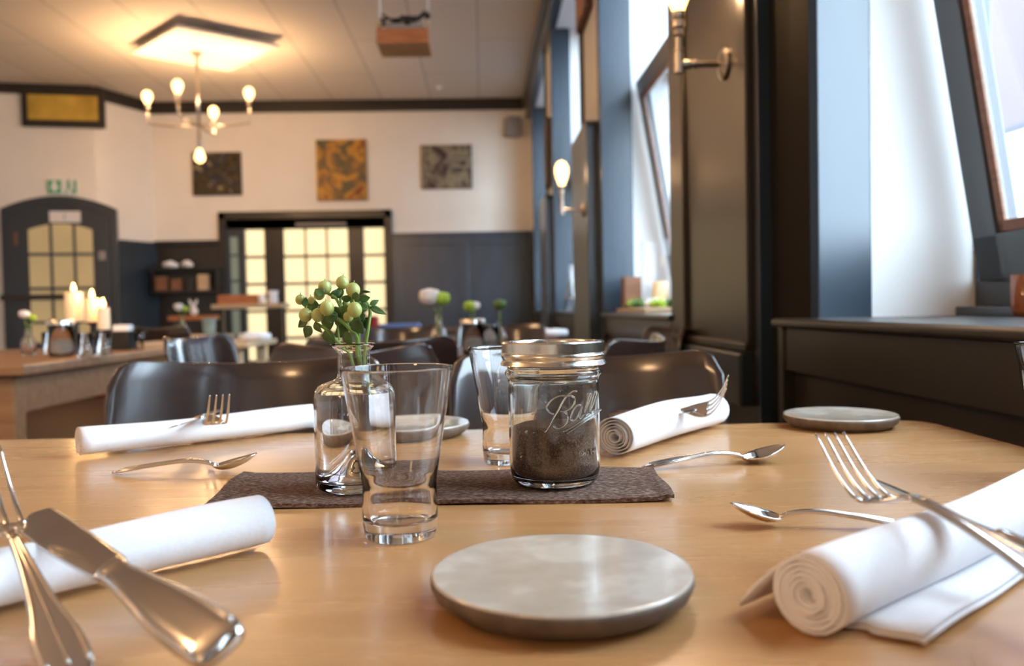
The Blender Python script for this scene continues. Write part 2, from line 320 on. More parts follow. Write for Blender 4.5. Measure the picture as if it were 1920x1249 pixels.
# ------------------------------------------------------------------ windows of the right wall: dark frame, fixed top light, inward-tilted sash
TILT = math.radians(9.3)
def window(idx, a, b):
    fr = MB(); x0, x1 = 1.03, 1.064
    fr.box(x0, x1, a, a + .05, .875, 3.36).box(x0, x1, b - .006, b, .875, 3.36).box(x0, x1, a, b, .875, .95).box(x0, x1, a, b, 2.10, 2.20).box(x0, x1, a, b, 3.28, 3.36)
    fr.box(.985, x0, a, b - .005, .875, .895)
    w = struct('window_%d' % idx, fr, 'paint', bevel=.004)
    g = obj('upper_pane', MB().box(1.045, 1.05, a + .05, b - .05, 2.2, 3.28), 'pane', w)
    # sash in local coordinates (hinge line at origin, z up), then tilted
    y0, y1 = a + .03, b - .035; t = .050; hs = 1.16
    s = MB().box(-t, 0, y0, y0 + .085, 0, hs).box(-t, 0, y1 - .085, y1, 0, hs).box(-t, 0, y0, y1, 0, .095).box(-t, 0, y0, y1, hs - .085, hs)
    so = obj('tilted_sash', s, 'paint', w, bevel=.004); so.location = (1.066, 0, .952); so.rotation_euler = (0, -TILT, 0)
    s = MB()
    for q in [(y0 + .085, y0 + .105, .095, hs - .085), (y1 - .105, y1 - .085, .095, hs - .085), (y0 + .085, y1 - .085, .095, .118), (y0 + .085, y1 - .085, hs - .108, hs - .085)]: s.box(-t + .004, -.036, *q)
    obj('glazing_bead', s, 'beadbrown', so, bevel=.003)
    obj('pane', MB().box(-.034, -.030, y0 + .1, y1 - .1, .11, hs - .1), 'pane', so)
    return w
for i, (a, b) in enumerate(NICHES): window(i + 1, a, b)
# street outside
struct('ground_outside', MB().box(1.4, 30, -20, 40, -.4, -.05), 'greywall')
fc = thing('building', 'pale pink plastered house front across the street behind the near window', 'building', (7.0, 6, -.05))
obj('wall', MB().box(0, .5, -3.2, 8, 0, 9), 'pinkwall', fc)
for yy in (-2.9, -1.2, .6, 2.4, 4.2, 6.0):
    f_ = obj('window_frame', MB().box(-.06, 0, yy, yy + .9, 1.2, 3.2), 'greywall', fc); obj('pane', MB().box(-.08, -.061, yy + .1, yy + .8, 1.3, 3.1), 'white', f_)
# ------------------------------------------------------------------ double door with sidelights in the back wall
def door_back():
    x0, x1, zt = hole
    fr = MB().box(x0, x0 + .09, D - .06, D + .12, 0, zt).box(x1 - .09, x1, D - .06, D + .12, 0, zt).box(x0, x1, D - .06, D + .12, zt - .10, zt).box(x0 + .09, x1 - .09, D + .02, D + .10, zt - .22, zt - .10)
    d = struct('door_1', fr, 'paint_brown', bevel=.004)
    panes = [(-3.05, -2.81), (-1.53, -1.27)]; y0, y1 = D + .02, D + .08; top = 1.99
    s = MB().box(-3.28, -3.05, y0, y1, 0, zt - .2).box(-2.81, -2.56, y0, y1, 0, zt - .2).box(-1.735, -1.53, y0, y1, 0, zt - .2).box(-1.27, -1.25, y0, y1, 0, zt - .2)
    s.box(-3.28, -1.25, y0, y1, top, zt - .1).box(-3.05, -2.81, y0, y1, 0, .3).box(-1.53, -1.27, y0, y1, 0, .3).box(-2.56, -1.735, y0, y1, 0, .3)
    obj('stile', s, 'paint_brown', d, bevel=.003)
    rows = [1.99 - .352 * i for i in range(6)]
    for i in range(1, 5):
        pass
    b = MB()
    for z in rows[1:5]: b.box(-3.05, -2.81, y0 + .01, y1 - .01, z - .018, z + .018).box(-1.53, -1.27, y0 + .01, y1 - .01, z - .018, z + .018).box(-2.56, -1.735, y0 + .01, y1 - .01, z - .018, z + .018)
    for x in (-2.285, -2.01): b.box(x - .012, x + .012, y0 + .011, y1 - .011, .3, top)
    obj('glazing_bars', b, 'darkwood', d)
    for (a, c) in [(-3.05, -2.81), (-2.56, -1.735), (-1.53, -1.27)]: obj('glass_pane', MB().box(a, c, D + .045, D + .055, .3, top), 'frosted', d)
    obj('door_closer', MB().box(-2.4, -1.75, D - .005, D + .02, zt - .185, zt - .15), 'grey', d)
    # narrow side leaf folded forward at the left
    sl = MB().box(x0 + .02, x0 + .05, D - .40, D - .06, 0, 2.02)
    for (u, v) in [(0, .3), (.62, .66), (.97, 1.01), (1.33, 1.37), (1.68, 1.72), (1.98, 2.05)]: pass
    return d
door_back()
# vestibule side leaf at left of the doors (glass strip)
so = struct('door_2', MB().box(-3.30, -3.24, D - .01, D + .015, 0, 2.0).box(-3.14, -3.05, D - .01, D + .015, 0, 2.0).box(-3.24, -3.14, D - .01, D + .015, 1.9, 2.0).box(-3.24, -3.14, D - .01, D + .015, 0, .3), 'paint', bevel=.003)
obj('glass_pane', MB().box(-3.24, -3.14, D - .002, D + .004, .3, 1.9), 'greenpane', so)
b = MB()
for z in (.62, .97, 1.33, 1.66): b.box(-3.24, -3.14, D - .008, D + .012, z - .014, z + .014)
obj('glazing_bars', b, 'paint', so)
# ------------------------------------------------------------------ arched door in the left bay
def uv(u, z, off):  # u along bay wall from P1 to P2, off = towards room
    p = P1 + dB * u + nB * off; return (p.x, p.y, z)
def wallprism(pts, o0, o1, mb=None):
    mb = mb or MB(); n = len(pts)
    return mb.add([uv(u, z, o0) for u, z in pts] + [uv(u, z, o1) for u, z in pts], [tuple(range(n)), tuple(range(2 * n - 1, n - 1, -1))] + [(i, (i + 1) % n, n + (i + 1) % n, n + i) for i in range(n)])
def on_bay(px, py, off=0):
    d = ray(px, py); o = P1 + nB * off; n = nB; t = (o - CAM).dot(Vector((n.x, n.y, 0))) / d.dot(Vector((n.x, n.y, 0))); p = CAM + d * t
    return ((p - P1).dot(dB), p.z)
def box_bay(px0, py0, px1, py1, o0, o1, mb=None):
    a = on_bay(px0, py0, o1); b_ = on_bay(px1, py1, o1); u0, u1 = sorted((a[0], b_[0])); z0, z1 = sorted((a[1], b_[1]))
    return wallprism([(u0, z0), (u1, z0), (u1, z1), (u0, z1)], o0, o1, mb), (u0, u1, z0, z1)
uR = on_bay(220, 450, .08)[0]; uL = on_bay(2, 450, .08)[0]; zs = on_bay(220, 402, .08)[1]; zl = on_bay(2, 381, .08)[1]; zc = on_bay(108, 367, .08)[1]
def arch(u0, u1, z0, zsp, rise, n=14):
    return [(u0, z0), (u1, z0)] + [(u1 + (u0 - u1) * i / n, zsp + rise * (1 - (2 * i / n - 1) ** 2)) for i in range(n + 1)]
zs = (zs + zl) / 2
fr = struct('door_3', wallprism(arch(uR, uL, 0, zs, zc - zs), 0, .08), 'paint', bevel=.004)
obj('door_frame', wallprism(arch(uR + .08, uL - .08, 0, zs - .10, zc - zs), .075, .085), 'black', fr)
m = wallprism(arch(uR + .09, uL - .09, 0, zs - .11, zc - zs), .08, .115); obj('door_leaf', m, 'paint', fr, bevel=.003)
pan = []
ul, zt0 = on_bay(52, 421, .12); ur, zb0 = on_bay(180, 640, .12)
obj('glass_pane', wallprism(arch(min(ul, ur), max(ul, ur), zb0, zt0 - .06, .07), .115, .120), 'frosted_dim', fr)
b = MB()
for px in (97, 141): u = on_bay(px, 480, .12)[0]; wallprism([(u - .014, zb0), (u + .014, zb0), (u + .014, zt0 + .01), (u - .014, zt0 + .01)], .12, .135, b)
for py in (477, 541, 604): z = on_bay(118, py, .12)[1]; wallprism([(min(ul, ur), z - .016), (max(ul, ur), z - .016), (max(ul, ur), z + .016), (min(ul, ur), z + .016)], .12, .134, b)
obj('glazing_bars', b, 'paint', fr)
m_, _q = box_bay(0, 553, 120, 562, .13, .16); obj('push_bar', m_, 'paint_brown', fr)
m_, _q = box_bay(184, 471, 198, 488, .116, .13); obj('round_sticker', m_, 'grey', fr, bevel=.01)
m_, _q = box_bay(26, 436, 32, 459, .116, .135); obj('wall_hook', m_, 'beadbrown', fr)
m_, q = box_bay(92, 396, 151, 417, .116, .124); pl_ = tag(obj('door_plate', m_, 'whitecard'), 'white name plate above the panes of the arched door', 'sign')
m_ = wallprism([(q[0] + .17 - .005, q[2] + .02), (q[0] + .17 + .005, q[2] + .02), (q[0] + .175, q[3] - .02), (q[0] + .165, q[3] - .02)], .124, .126); obj('lettering', m_, 'grey', pl_)
# amber panel high in the bay wall
m_, q = box_bay(38, 160, 197, 240, 0, .06)
vt = tag(obj('amber_window_panel', m_, 'paint_brown', bevel=.004), 'dark framed amber glass panel under the ceiling above the arched door', 'window panel')
u0, u1, z0, z1 = q; obj('amber_glass', wallprism([(u0 + .07, z0 + .08), (u1 - .07, z0 + .08), (u1 - .07, z1 - .10), (u0 + .07, z1 - .10)], .06, .065), 'yellowpane', vt)
# exit sign
m_, q = box_bay(88, 336, 145, 364, .002, .03)
ex = tag(obj('exit_sign', m_, 'white'), 'green and white emergency exit sign above the arched door', 'sign')
u0, u1, z0, z1 = q; um = (u0 + u1) / 2; h_ = z1 - z0
obj('arrow_field', wallprism([(um + .012, z0 + .01), (u1 - .008, z0 + .01), (u1 - .008, z1 - .01), (um + .012, z1 - .01)], .03, .033), 'green', ex)
ac = (um + u1) / 2 + .002; zc_ = (z0 + z1) / 2; aa = h_ * .36
obj('arrow', wallprism([(ac, zc_ - aa), (ac - aa, zc_), (ac - aa * .42, zc_), (ac - aa * .42, zc_ + aa), (ac + aa * .42, zc_ + aa), (ac + aa * .42, zc_), (ac + aa, zc_)], .033, .036), 'white', ex)
g = MB(); wallprism([(u0 + .008, z0 + .01), (u0 + .035, z0 + .01), (u0 + .035, z1 - .01), (u0 + .008, z1 - .01)], .03, .033, g)
cx = (u0 + um) / 2 + .01
wallprism([(cx - .012, zc_ + .06), (cx + .012, zc_ + .06), (cx + .012, zc_ + .085), (cx - .012, zc_ + .085)], .03, .033, g)
wallprism([(cx - .018, zc_ - .01), (cx + .014, zc_ - .01), (cx + .018, zc_ + .055), (cx - .012, zc_ + .055)], .03, .033, g)
wallprism([(cx - .018, zc_ - .01), (cx - .005, zc_ - .01), (cx - .045, zc_ - .08), (cx - .058, zc_ - .07)], .03, .033, g)
wallprism([(cx + .0, zc_ - .01), (cx + .014, zc_ - .01), (cx + .05, zc_ - .075), (cx + .036, zc_ - .085)], .03, .033, g)
obj('running_figure', g, 'green', ex)
# ------------------------------------------------------------------ ceiling things
ch = thing('chandelier', 'five-bulb pipe chandelier hanging below a square white ceiling board', 'chandelier', (-2.80, 8.42, H))
bd = MB(); c0 = Vector((.06, -.08)); 
for z0, z1 in ((-.100, -.070),):
    cs = [Vector(v) - Vector((-2.80, 8.42)) for v in ((-2.72, 7.68), (-1.95, 8.28), (-2.68, 9.10), (-3.46, 8.45))]; bd.prism([(v.x, v.y) for v in cs], 'z', z0, z1)
obj('ceiling_board', bd, 'whitecard', ch, bevel=.004)
obj('board_spacer', MB().box(-.25, .25, -.25, .25, -.070, 0), 'midwood', ch)
obj('canopy', MB().lathe([(.05, -.100), (.05, -.12), (.02, -.14), (.012, -.145)], n=20), 'nickel', ch, smooth='auto')
obj('rod', MB().tube([(0, 0, -.12), (0, 0, -.95)], .014, 10), 'nickel', ch, smooth=True)
arms = [((-.50, .0), 3.05), ((-.30, -.42), 3.11), ((.50, .02), 3.08), ((.22, .50), 2.93)]
hubz = 2.80 - H
arms[1] = ((oy(335, 225, 8.0).x + 2.80, -.42), 3.04); arms[3] = ((oy(402, 262, 8.95).x + 2.80, .53), 3.02)
for (ax, ay), bz in arms:
    a_ = obj('arm', MB().tube([(0, 0, hubz), (ax * .55, ay * .55, hubz - .005), (ax, ay, hubz + .02), (ax, ay, bz - H - .09)], .011, 8), 'nickel', ch, smooth=True)
    obj('socket', MB().lathe([(.014, -.09), (.022, -.085), (.022, -.04), (.016, -.035)], (ax, ay, bz - H), 14), 'nickel', a_, smooth='auto')
    obj('bulb', MB().lathe([(.014, -.045), (.022, -.03), (.044, .012), (.051, .04), (.044, .072), (.022, .094), (.001, .10)], (ax, ay, bz - H), 16), 'bulb', a_, smooth=True)
obj('lower_socket', MB().lathe([(.012, -.95), (.022, -.955), (.022, -1.05), (.014, -1.055)], n=14), 'nickel', ch, smooth='auto')
obj('bulb', MB().lathe([(.014, -1.05), (.022, -1.065), (.044, -1.11), (.051, -1.14), (.044, -1.17), (.022, -1.19), (.001, -1.197)], n=16), 'bulb', ch, smooth=True)
for (ax, ay), bz in arms: point((-2.8 + ax, 8.42 + ay, bz + .035), 50, .068)
point((-2.8, 8.42, 2.48), 22, .068)
# unseen chandelier copies added behind and left of the photographer as warm fill
for q in ((-3.2, 1.4), (-2.8, -3.2)): dup(ch, (q[0], q[1], H), .3, 'five-bulb chandelier copy added out of view as warm fill, ' + ('over the nearer tables' if q[1] > 0 else 'over the farther tables')); point((q[0], q[1], 2.75), 105, .3)  # one broad point light per added copy gives the fill
pr = thing('projector_shelf', 'wooden projector shelf with cables hanging from the ceiling', 'shelf', (-.49, 5.64, 2.66))
obj('shelf_board', MB().box(-.17, .17, -.14, .15, 0, .012), 'whitecard', pr)
obj('front_board', MB().box(-.17, .17, -.155, -.14, 0, .095), 'lightwood' if 0 else 'redwood', pr); M_pr = pr.children[-1]
M['prwood'] = noise_col(mat('honey_pine', (.50, .26, .09), .5), [(.46, .23, .08), (.58, .32, .12)], 5, (1, 1, 8)); M_pr.data.materials[0] = M['prwood']
obj('side_board', MB().box(-.17, -.155, -.14, .15, .012, .14), 'prwood', pr); obj('side_board', MB().box(.155, .17, -.14, .15, .012, .14), 'prwood', pr)
obj('projector', MB().box(-.12, .13, -.10, .13, .0121, .15), 'grey', pr, bevel=.01)
for sx in (-.16, .16): obj('hanging_rod', MB().tube([(sx, .0, .012), (sx * 1.05, 0, H - 2.66)], .008, 8), 'white', pr)
cb = MB()
for j in range(5):
    pts = [(-.14 + .075 * i + random.uniform(-.02, .02), -.12 + random.uniform(0, .08), .16 + random.uniform(-.02, .05) + (.07 if i == 4 else 0)) for i in range(5)]; cb.tube(pts, .007, 6)
cb.sphere((.03, -.10, .16), .028, 8).sphere((.16, -.05, .21), .022, 8).sphere((-.13, -.08, .17), .014, 8); obj('cable', cb, 'black', pr, smooth=True)
sd = oz(826, 162, H); tag(obj('smoke_detector', MB().lathe([(.05, 0), (.05, -.02), (.035, -.04), (.001, -.042)][::-1], n=20), 'white', loc=(sd.x, sd.y, H), smooth='auto'), 'small white smoke detector on the ceiling', 'smoke detector')
# ------------------------------------------------------------------ back wall: paintings, speaker
def canvas(name, label, px0, py0, px1, py1, m, edge):
    a = oy(px0, py0, D - .04); b_ = oy(px1, py1, D - .04); x0, x1 = a.x, b_.x; z0, z1 = b_.z, a.z; cx, cz = (x0 + x1) / 2, (z0 + z1) / 2; hw, hh = (x1 - x0) / 2, (z1 - z0) / 2
    t = thing(name, label, 'painting', (cx, D, cz - hh), group='canvases above the doors')
    obj('stretcher', MB().box(-hw, hw, -.038, -.002, 0, 2 * hh), edge, t); obj('canvas_front', MB().box(-hw + .006, hw - .006, -.042, -.038, .006, 2 * hh - .006), m, t)
rgb = lambda *c: s2l(c)
canvas('painting', 'dark green and black abstract canvas, leftmost above the doors', 359, 286, 453, 365, painting('dark_canvas', [rgb(24, 18, 10), rgb(80, 62, 22), rgb(44, 40, 26), rgb(34, 34, 62), rgb(150, 135, 90)], 5.5, 3.1), mat('dark_edge', rgb(20, 20, 12), .7))
canvas('painting', 'tall ochre and green leaf-pattern canvas above the double door', 592, 262, 689, 375, painting('ochre_canvas', [rgb(98, 84, 52), rgb(84, 84, 60), rgb(140, 100, 50), rgb(205, 150, 50), rgb(120, 60, 40)], 3.0, 7.3), mat('ochre_edge', rgb(170, 125, 55), .7))
canvas('painting', 'grey-brown abstract canvas, rightmost above the doors', 789, 272, 886, 353, painting('grey_canvas', [rgb(56, 40, 36), rgb(84, 66, 58), rgb(120, 106, 88), rgb(150, 140, 110), rgb(70, 60, 62)], 4.0, 1.7), mat('grey_edge', rgb(130, 100, 70), .7))
sp = oy(961, 256, D - .12); tag(obj('wall_speaker', MB().prism([(-.1, 0), (.1, 0), (.085, .25), (-.085, .25)], 'y', -.09, .09), 'grey', loc=(sp.x, D - .10, sp.z), bevel=.02), 'small grey loudspeaker in the right corner of the back wall', 'loudspeaker'); bpy.data.objects['wall_speaker'].rotation_euler = (0, 0, .35)
# painting on the pier wall (orange)
pa = thing('painting', 'orange and violet canvas on the window pier high above the wainscot', 'painting', (.66, 4.98, 2.62))
obj('stretcher', MB().box(-.04, 0, -.24, .24, 0, .72), mat('brown_edge', (.08, .03, .02), .6), pa)
obj('canvas_front', MB().box(-.044, -.04, -.23, .23, .01, .71), painting('orange_canvas', [rgb(90, 40, 40), rgb(205, 130, 30), rgb(130, 110, 120), rgb(190, 110, 25), rgb(90, 50, 60)], 3.5, 5), pa)
pa = thing('painting', 'dark narrow canvas on the farther window pier', 'painting', (.66, 7.8, 2.05))
obj('stretcher', MB().box(-.04, 0, -.2, .2, 0, .6), mat('brown_edge2', (.09, .06, .04), .6), pa); obj('canvas_front', MB().box(-.044, -.04, -.19, .19, .01, .59), painting('umber_canvas', [rgb(60, 44, 30), rgb(110, 90, 70), rgb(80, 70, 60)], 4, 2), pa)
# ------------------------------------------------------------------ wall sconces on the piers
def sconce(label, x, y, z, e):
    t = thing('wall_sconce', label, 'wall lamp', (x, y, z), group='pipe sconces on the window piers')
    obj('wall_plate', MB().add(*[(lambda mb: (mb.v, mb.f))(MB().lathe([(.042, 0), (.042, .006), (.034, .012), (.016, .016), (.012, .018)], n=24))][0]), 'nickel', t, smooth='auto').rotation_euler = (0, -math.pi / 2, 0)
    obj('arm', MB().tube([(-.01, 0, 0), (-.09, 0, .0), (-.11, 0, .0)], .0085, 12).tube([(-.075, 0, 0), (-.085, 0, 0)], .012, 12), 'nickel', t, smooth='auto')
    obj('elbow', MB().tube([(-.122, 0, -.022), (-.122, 0, .03)], .0135, 14).tube([(-.122, 0, .0), (-.09, 0, 0)], .012, 12), 'nickel', t, smooth='auto')
    obj('pipe', MB().tube([(-.122, 0, .03), (-.122, 0, .075)], .010, 12).tube([(-.122, 0, .035), (-.122, 0, .042)], .0135, 12), 'nickel', t, smooth='auto')
    obj('socket', MB().lathe([(.012, .07), (.016, .075), (.014, .09), (.019, .095), (.019, .11), (.016, .113), (.020, .12), (.020, .135)], (-.122, 0, 0), 18), 'nickel', t, smooth='auto')
    obj('bulb', MB().lathe([(.015, .13), (.018, .145), (.030, .175), (.038, .21), (.037, .24), (.024, .266), (.001, .278)], (-.122, 0, 0), 18), 'bulb', t, smooth=True)
    point((x - .122, y, z + .21), e, .055)
p = ox(1360, 120, .65); sconce('nickel pipe wall lamp with glowing bulb on the near brown pier', .649, p.y, p.z, 16)
sconce('glowing pipe wall lamp on the second window pier, beside the curved panel', .575, 4.62, 1.45, 9)
# ------------------------------------------------------------------ the dining table
TZ = .75
tb = thing('dining_table', 'light birch dining table in the foreground, set for four', 'table', (-.19, .69, 0), math.radians(-1.3))
x0, x1, y0, y1 = -.765, .765, -.41, .41; r = .04
pts = arc(x1 - r, y1 - r, r, 0, 90) + arc(x0 + r, y1 - r, r, 90, 180) + arc(x0 + r, y0 + r, r, 180, 270) + arc(x1 - r, y0 + r, r, 270, 360)
obj('tabletop', MB().prism(pts, 'z', TZ - .03, TZ), 'birch', tb, bevel=.003)
obj('apron', MB().box(x0 + .1, x1 - .1, y1 - .12, y1 - .10, .64, .72).box(x0 + .1, x1 - .1, y0 + .1, y0 + .12, .64, .72).box(x0 + .1, x0 + .12, y0 + .1, y1 - .1, .64, .72).box(x1 - .12, x1 - .10, y0 + .1, y1 - .1, .64, .72), 'midwood', tb)
for lx in (x0 + .12, x1 - .18):
    for ly in (y0 + .12, y1 - .18): obj('leg', MB().box(lx, lx + .06, ly, ly + .06, 0, .72), 'midwood', tb, bevel=.006)
# ------------------------------------------------------------------ chairs
def chair_backrest(w=.425, z0=.53, z1=.845, depth=.082, r=.045, nu=32, nv=10, dip=.018):
    def fn(u, v):
        s = (u - .5) * 2; x = s * w / 2; y = depth * (1 - s * s) ; e = max(0, abs(x) - (w / 2 - r)); c = r - math.sqrt(max(0, r * r - e * e))
        top = z1 - dip * (1 - s * s) - c; bot = z0 + c
        return (x, y + .05 * (v - .3), bot + (top - bot) * v)
    return MB().grid(fn, nu, nv)
def make_chair(label, loc, rz, group='dark bentwood dining chairs'):
    t = thing('dining_chair', label, 'chair', loc, rz, group)
    obj('backrest', chair_backrest(), 'chair', t, (0, .17, 0), smooth=True, solid=.013, bevel=.003)
    def seat(u, v):
        return None
    pts = []
    for i in range(28):
        a = 2 * math.pi * i / 28; pts.append((.205 * math.copysign(abs(math.cos(a)) ** .62, math.cos(a)), .2 * math.copysign(abs(math.sin(a)) ** .62, math.sin(a))))
    obj('seat', MB().prism(pts, 'z', .435, .46), 'chair', t, bevel=.006)
    for sx in (-1, 1):
        obj('leg', MB().tube([(sx * .16, -.15, .435), (sx * .19, -.19, 0)], [.018, .012], 10), 'chair', t, smooth=True)
        obj('leg', MB().tube([(sx * .185, .245, 0), (sx * .165, .17, .44), (sx * .155, .215, .60), (sx * .155, .222, .72)], [.013, .018, .014, .010], 10), 'chair', t, smooth=True)
    return t
cA = make_chair('dark wooden chair behind the far left napkin, its back shining blue', (pd(466, 700, 1).x * 1.27 + .0, 1.12, 0), 0)
def place_chair(label, loc, rz): return dup(cA, loc, rz, label)
pA = pd(467, 690, 1.29); cA.location = (pA.x + .015, pA.y - .19, 0); cA.rotation_euler = (0, 0, .10)
pB = pd(1101, 690, 1.26); place_chair('dark wooden chair behind the glass jar and right-hand napkin', (pB.x, pB.y - .20, 0), 0)
def side_chair(label, p_, d1, q_, d2, face):
    """chair whose back runs between two seen corners; face=+1: seat on the right-hand side of p->q"""
    a = pd(*p_, d1); b_ = pd(*q_, d2); v = Vector((b_.x - a.x, b_.y - a.y)); mid = (a + b_) / 2; ang = math.atan2(v.y, v.x) + (0 if face > 0 else math.pi)
    n = Vector((-math.sin(ang), math.cos(ang))); return place_chair(label, (mid.x - n.x * .19, mid.y - n.y * .19, 0), ang)
side_chair('dark chair turned sideways just behind the berry vase and the front glass', (690, 668), 1.42, (821, 646), 1.78, 1)
side_chair('dark chair seen edge-on behind the jar lid, at the right by the wall', (1120, 636), 1.80, (1203, 628), 2.15, -1)
side_chair('dark chair with an orange glint on its top edge, left of the berry vase', (497, 650), 1.98, (632, 660), 1.64, 1)
for lb, x, y, rz in [('small dark chair between the left plank table and the vase of berries', -.77, 2.84, 1.35),
                      ('dark chair beyond the sideways chair, under the white and green flowers', -.30, 2.52, 3.2), ('dark chair beyond the flowers, in front of the panelled wall', -.42, 3.72, -.05),
                      ('dark chair right of the far glass jars, before the window pier', .10, 3.70, .08), ('dark chair close to the sill with the succulent tray', .38, 2.70, -1.5),
                      ('dark chair between the plank table and the corner shelf', -2.05, 5.65, 2.9), ('dark chair drawn up behind the left side of the plank table', -3.3, 4.75, 3.1)]:
    place_chair(lb, (x, y, 0), rz)
# ------------------------------------------------------------------ felt runner
cs = [oz(383, 957, TZ), oz(1265, 941, TZ), oz(1224, 883, TZ), oz(455, 894, TZ)]
def runner(u, v):
    a = cs[0].lerp(cs[1], u); b_ = cs[3].lerp(cs[2], u); p = a.lerp(b_, v)
    wv = .003 * math.sin(u * 9) * (v - .5) + .0025 * math.sin(v * 7) * (1 if u in (0, 1) else 0)
    return (p.x + wv * .5, p.y + wv, TZ + .0016 + .0008 * (1 + math.sin(u * 14 + v * 3)) * (1 if .02 < u < .98 else 2))
r_ = obj('felt_runner', MB().grid(runner, 60, 12), 'felt', solid=.0032); tag(r_, 'brown felt runner under the vase and jar in the middle of the table', 'table runner')
RZ = TZ + .0045
# ------------------------------------------------------------------ stoneware plates
def plate(label, loc, r, rz=0):
    t = thing('stoneware_plate', label, 'plate', loc, rz, 'small grey-glazed stoneware plates')
    h = .0165
    body = [(.001, .003), (r * .72, .003), (r * .74, 0), (r * .82, 0), (r * .87, .0015), (r * .97, .007), (r * 1.0, .0115), (r * .998, h - .0028), (r * .990, h - .0012), (r * .95, h - .006), (.001, h - .0065)]
    obj('clay_body', MB().lathe(body, n=96, wob=.006), 'clay', t, smooth=True)
    gl = [(r * .991, h - .0013), (r * .986, h - .0003), (r * .978, h)] + [(max(.00004, r * q_), h - .0022 * (1 - (q_ / .978) ** 2.2)) for q_ in (.96, .93, .88, .8, .7, .6, .5, .4, .3, .2, .1, 0)]
    obj('glaze', MB().lathe(gl[::-1], n=96, wob=.006, caps=False), 'glaze', t, smooth=True)
    return t
p = oz(1054, 1122, TZ); plate('grey stoneware plate with pale glaze, nearest in the foreground', (p.x, p.y, TZ), .0715)
p = oz(1575, 799, TZ); plate('grey stoneware plate near the far right corner of the table', (p.x, p.y, TZ), .0705, 1)
p = oz(775, 816, TZ); plate('grey stoneware plate behind the berry vase and front glass', (p.x, p.y, TZ), .072, 2)
# ------------------------------------------------------------------ drinking glasses
def tumbler(label, loc, rz=0):
    t = thing('drinking_glass', label, 'glass', loc, rz, 'tapered water glasses on the dining table')
    prof = [(.0005, .0012), (.021, .001), (.0242, 0), (.0252, .0012), (.0258, .006), (.0266, .012), (.0268, .022), (.0262, .034), (.0262, .040), (.0285, .052), (.0335, .083), (.0398, .1193), (.0396, .1203), (.0391, .1200),
            (.0326, .083), (.0276, .052), (.0242, .041), (.0225, .036), (.0222, .030), (.0226, .016), (.0205, .0115), (.012, .0105), (.0005, .010)]
    obj('glass_body', MB().lathe(dense(prof), n=96), 'glass', t, smooth=True)
    return t
p = oz(751.5, 1004, TZ); tumbler('empty tapered drinking glass in front of the berry vase', (p.x, p.y, TZ + .0002))
p = oz(953.5, 866, TZ); tumbler('empty tapered drinking glass half hidden behind the lidded jar', (p.x, p.y, TZ + .0002))
p = oz(2001, 902, TZ); tumbler('drinking glass at the far right edge of the picture', (p.x, p.y, TZ + .0002))
# ------------------------------------------------------------------ lidded jar with grains
JR = .0405
def jar(label, loc, rz=0, detail=True):
    t = thing('storage_jar', label, 'jar', loc, rz)
    o = [(.0005, .0025), (.026, .0022), (.031, 0), (.0355, .0008), (.0388, .006), (.0398, .012), (JR, .020), (JR, .092), (.0412, .0945), (.0428, .0965), (.0432, .0985), (.0425, .1005), (.0405, .102), (.0405, .118), (.039, .1195), (.0375, .118), (.0375, .098),
         (.0382, .092), (.0382, .018), (.0368, .0095), (.033, .006), (.0005, .0055)]
    obj('glass_body', MB().lathe(dense(o, it=1), n=96), 'jarglass', t, smooth=True)
    g = [(.0005, .0065), (.0325, .0068), (.0362, .0102), (.0377, .018), (.0377, .050), (.030, .0525), (.012, .0505), (.0005, .0508)]
    obj('contents', MB().lathe(g, n=48, wob=.0), 'grounds', t, smooth=True)
    band = [(.0375, .1245), (.0385, .1258), (.0446, .1258), (.0457, .1245), (.0457, .1165), (.0448, .1160), (.0462, .1140), (.0462, .1125), (.0449, .1105), (.0449, .1095), (.0464, .1075), (.0472, .1058), (.0462, .1050), (.0435, .1055), (.0435, .1215), (.0375, .1225)]
    obj('screw_band', MB().lathe(band, n=72, closed=True), 'tin', t, smooth='auto')
    obj('lid', MB().lathe([(.0005, .1226), (.030, .1226), (.0315, .1236), (.0335, .1232), (.0375, .1232), (.0385, .1222), (.0385, .1212), (.0005, .1215)], n=64), 'tin', t, smooth='auto')
    return t
pj_ = oz(1041, 903, RZ); JL = (pj_.x, pj_.y, RZ)
jr = jar('glass preserving jar with metal screw lid, half full of brown grains', JL)
def surf(px, py, off=.0004):
    """point on the jar's cylinder seen at a pixel, in jar coordinates"""
    d = ray(px, py); o = CAM - Vector(JL); R = JR + off; a = d.x ** 2 + d.y ** 2; b_ = 2 * (o.x * d.x + o.y * d.y); c = o.x ** 2 + o.y ** 2 - R * R
    D_ = max(b_ * b_ - 4 * a * c, 0); t = (-b_ - math.sqrt(D_)) / (2 * a); return o + d * t
def smoothpts(pts, n=5):
    out = []; P = [Vector(p) for p in pts]; P = [P[0] * 2 - P[1]] + P + [P[-1] * 2 - P[-2]]
    for i in range(1, len(P) - 2):
        for k in range(n): t = k / n; a, b_, c, d = P[i - 1:i + 3]; out.append(.5 * ((2 * b_) + (c - a) * t + (2 * a - 5 * b_ + 4 * c - d) * t * t + (3 * b_ - a - 3 * c + d) * t ** 3))
    return out + [P[-2]]
q = lambda *p: [(1000 + a / 7.807, 700 + b / 7.807) for a, b in p]
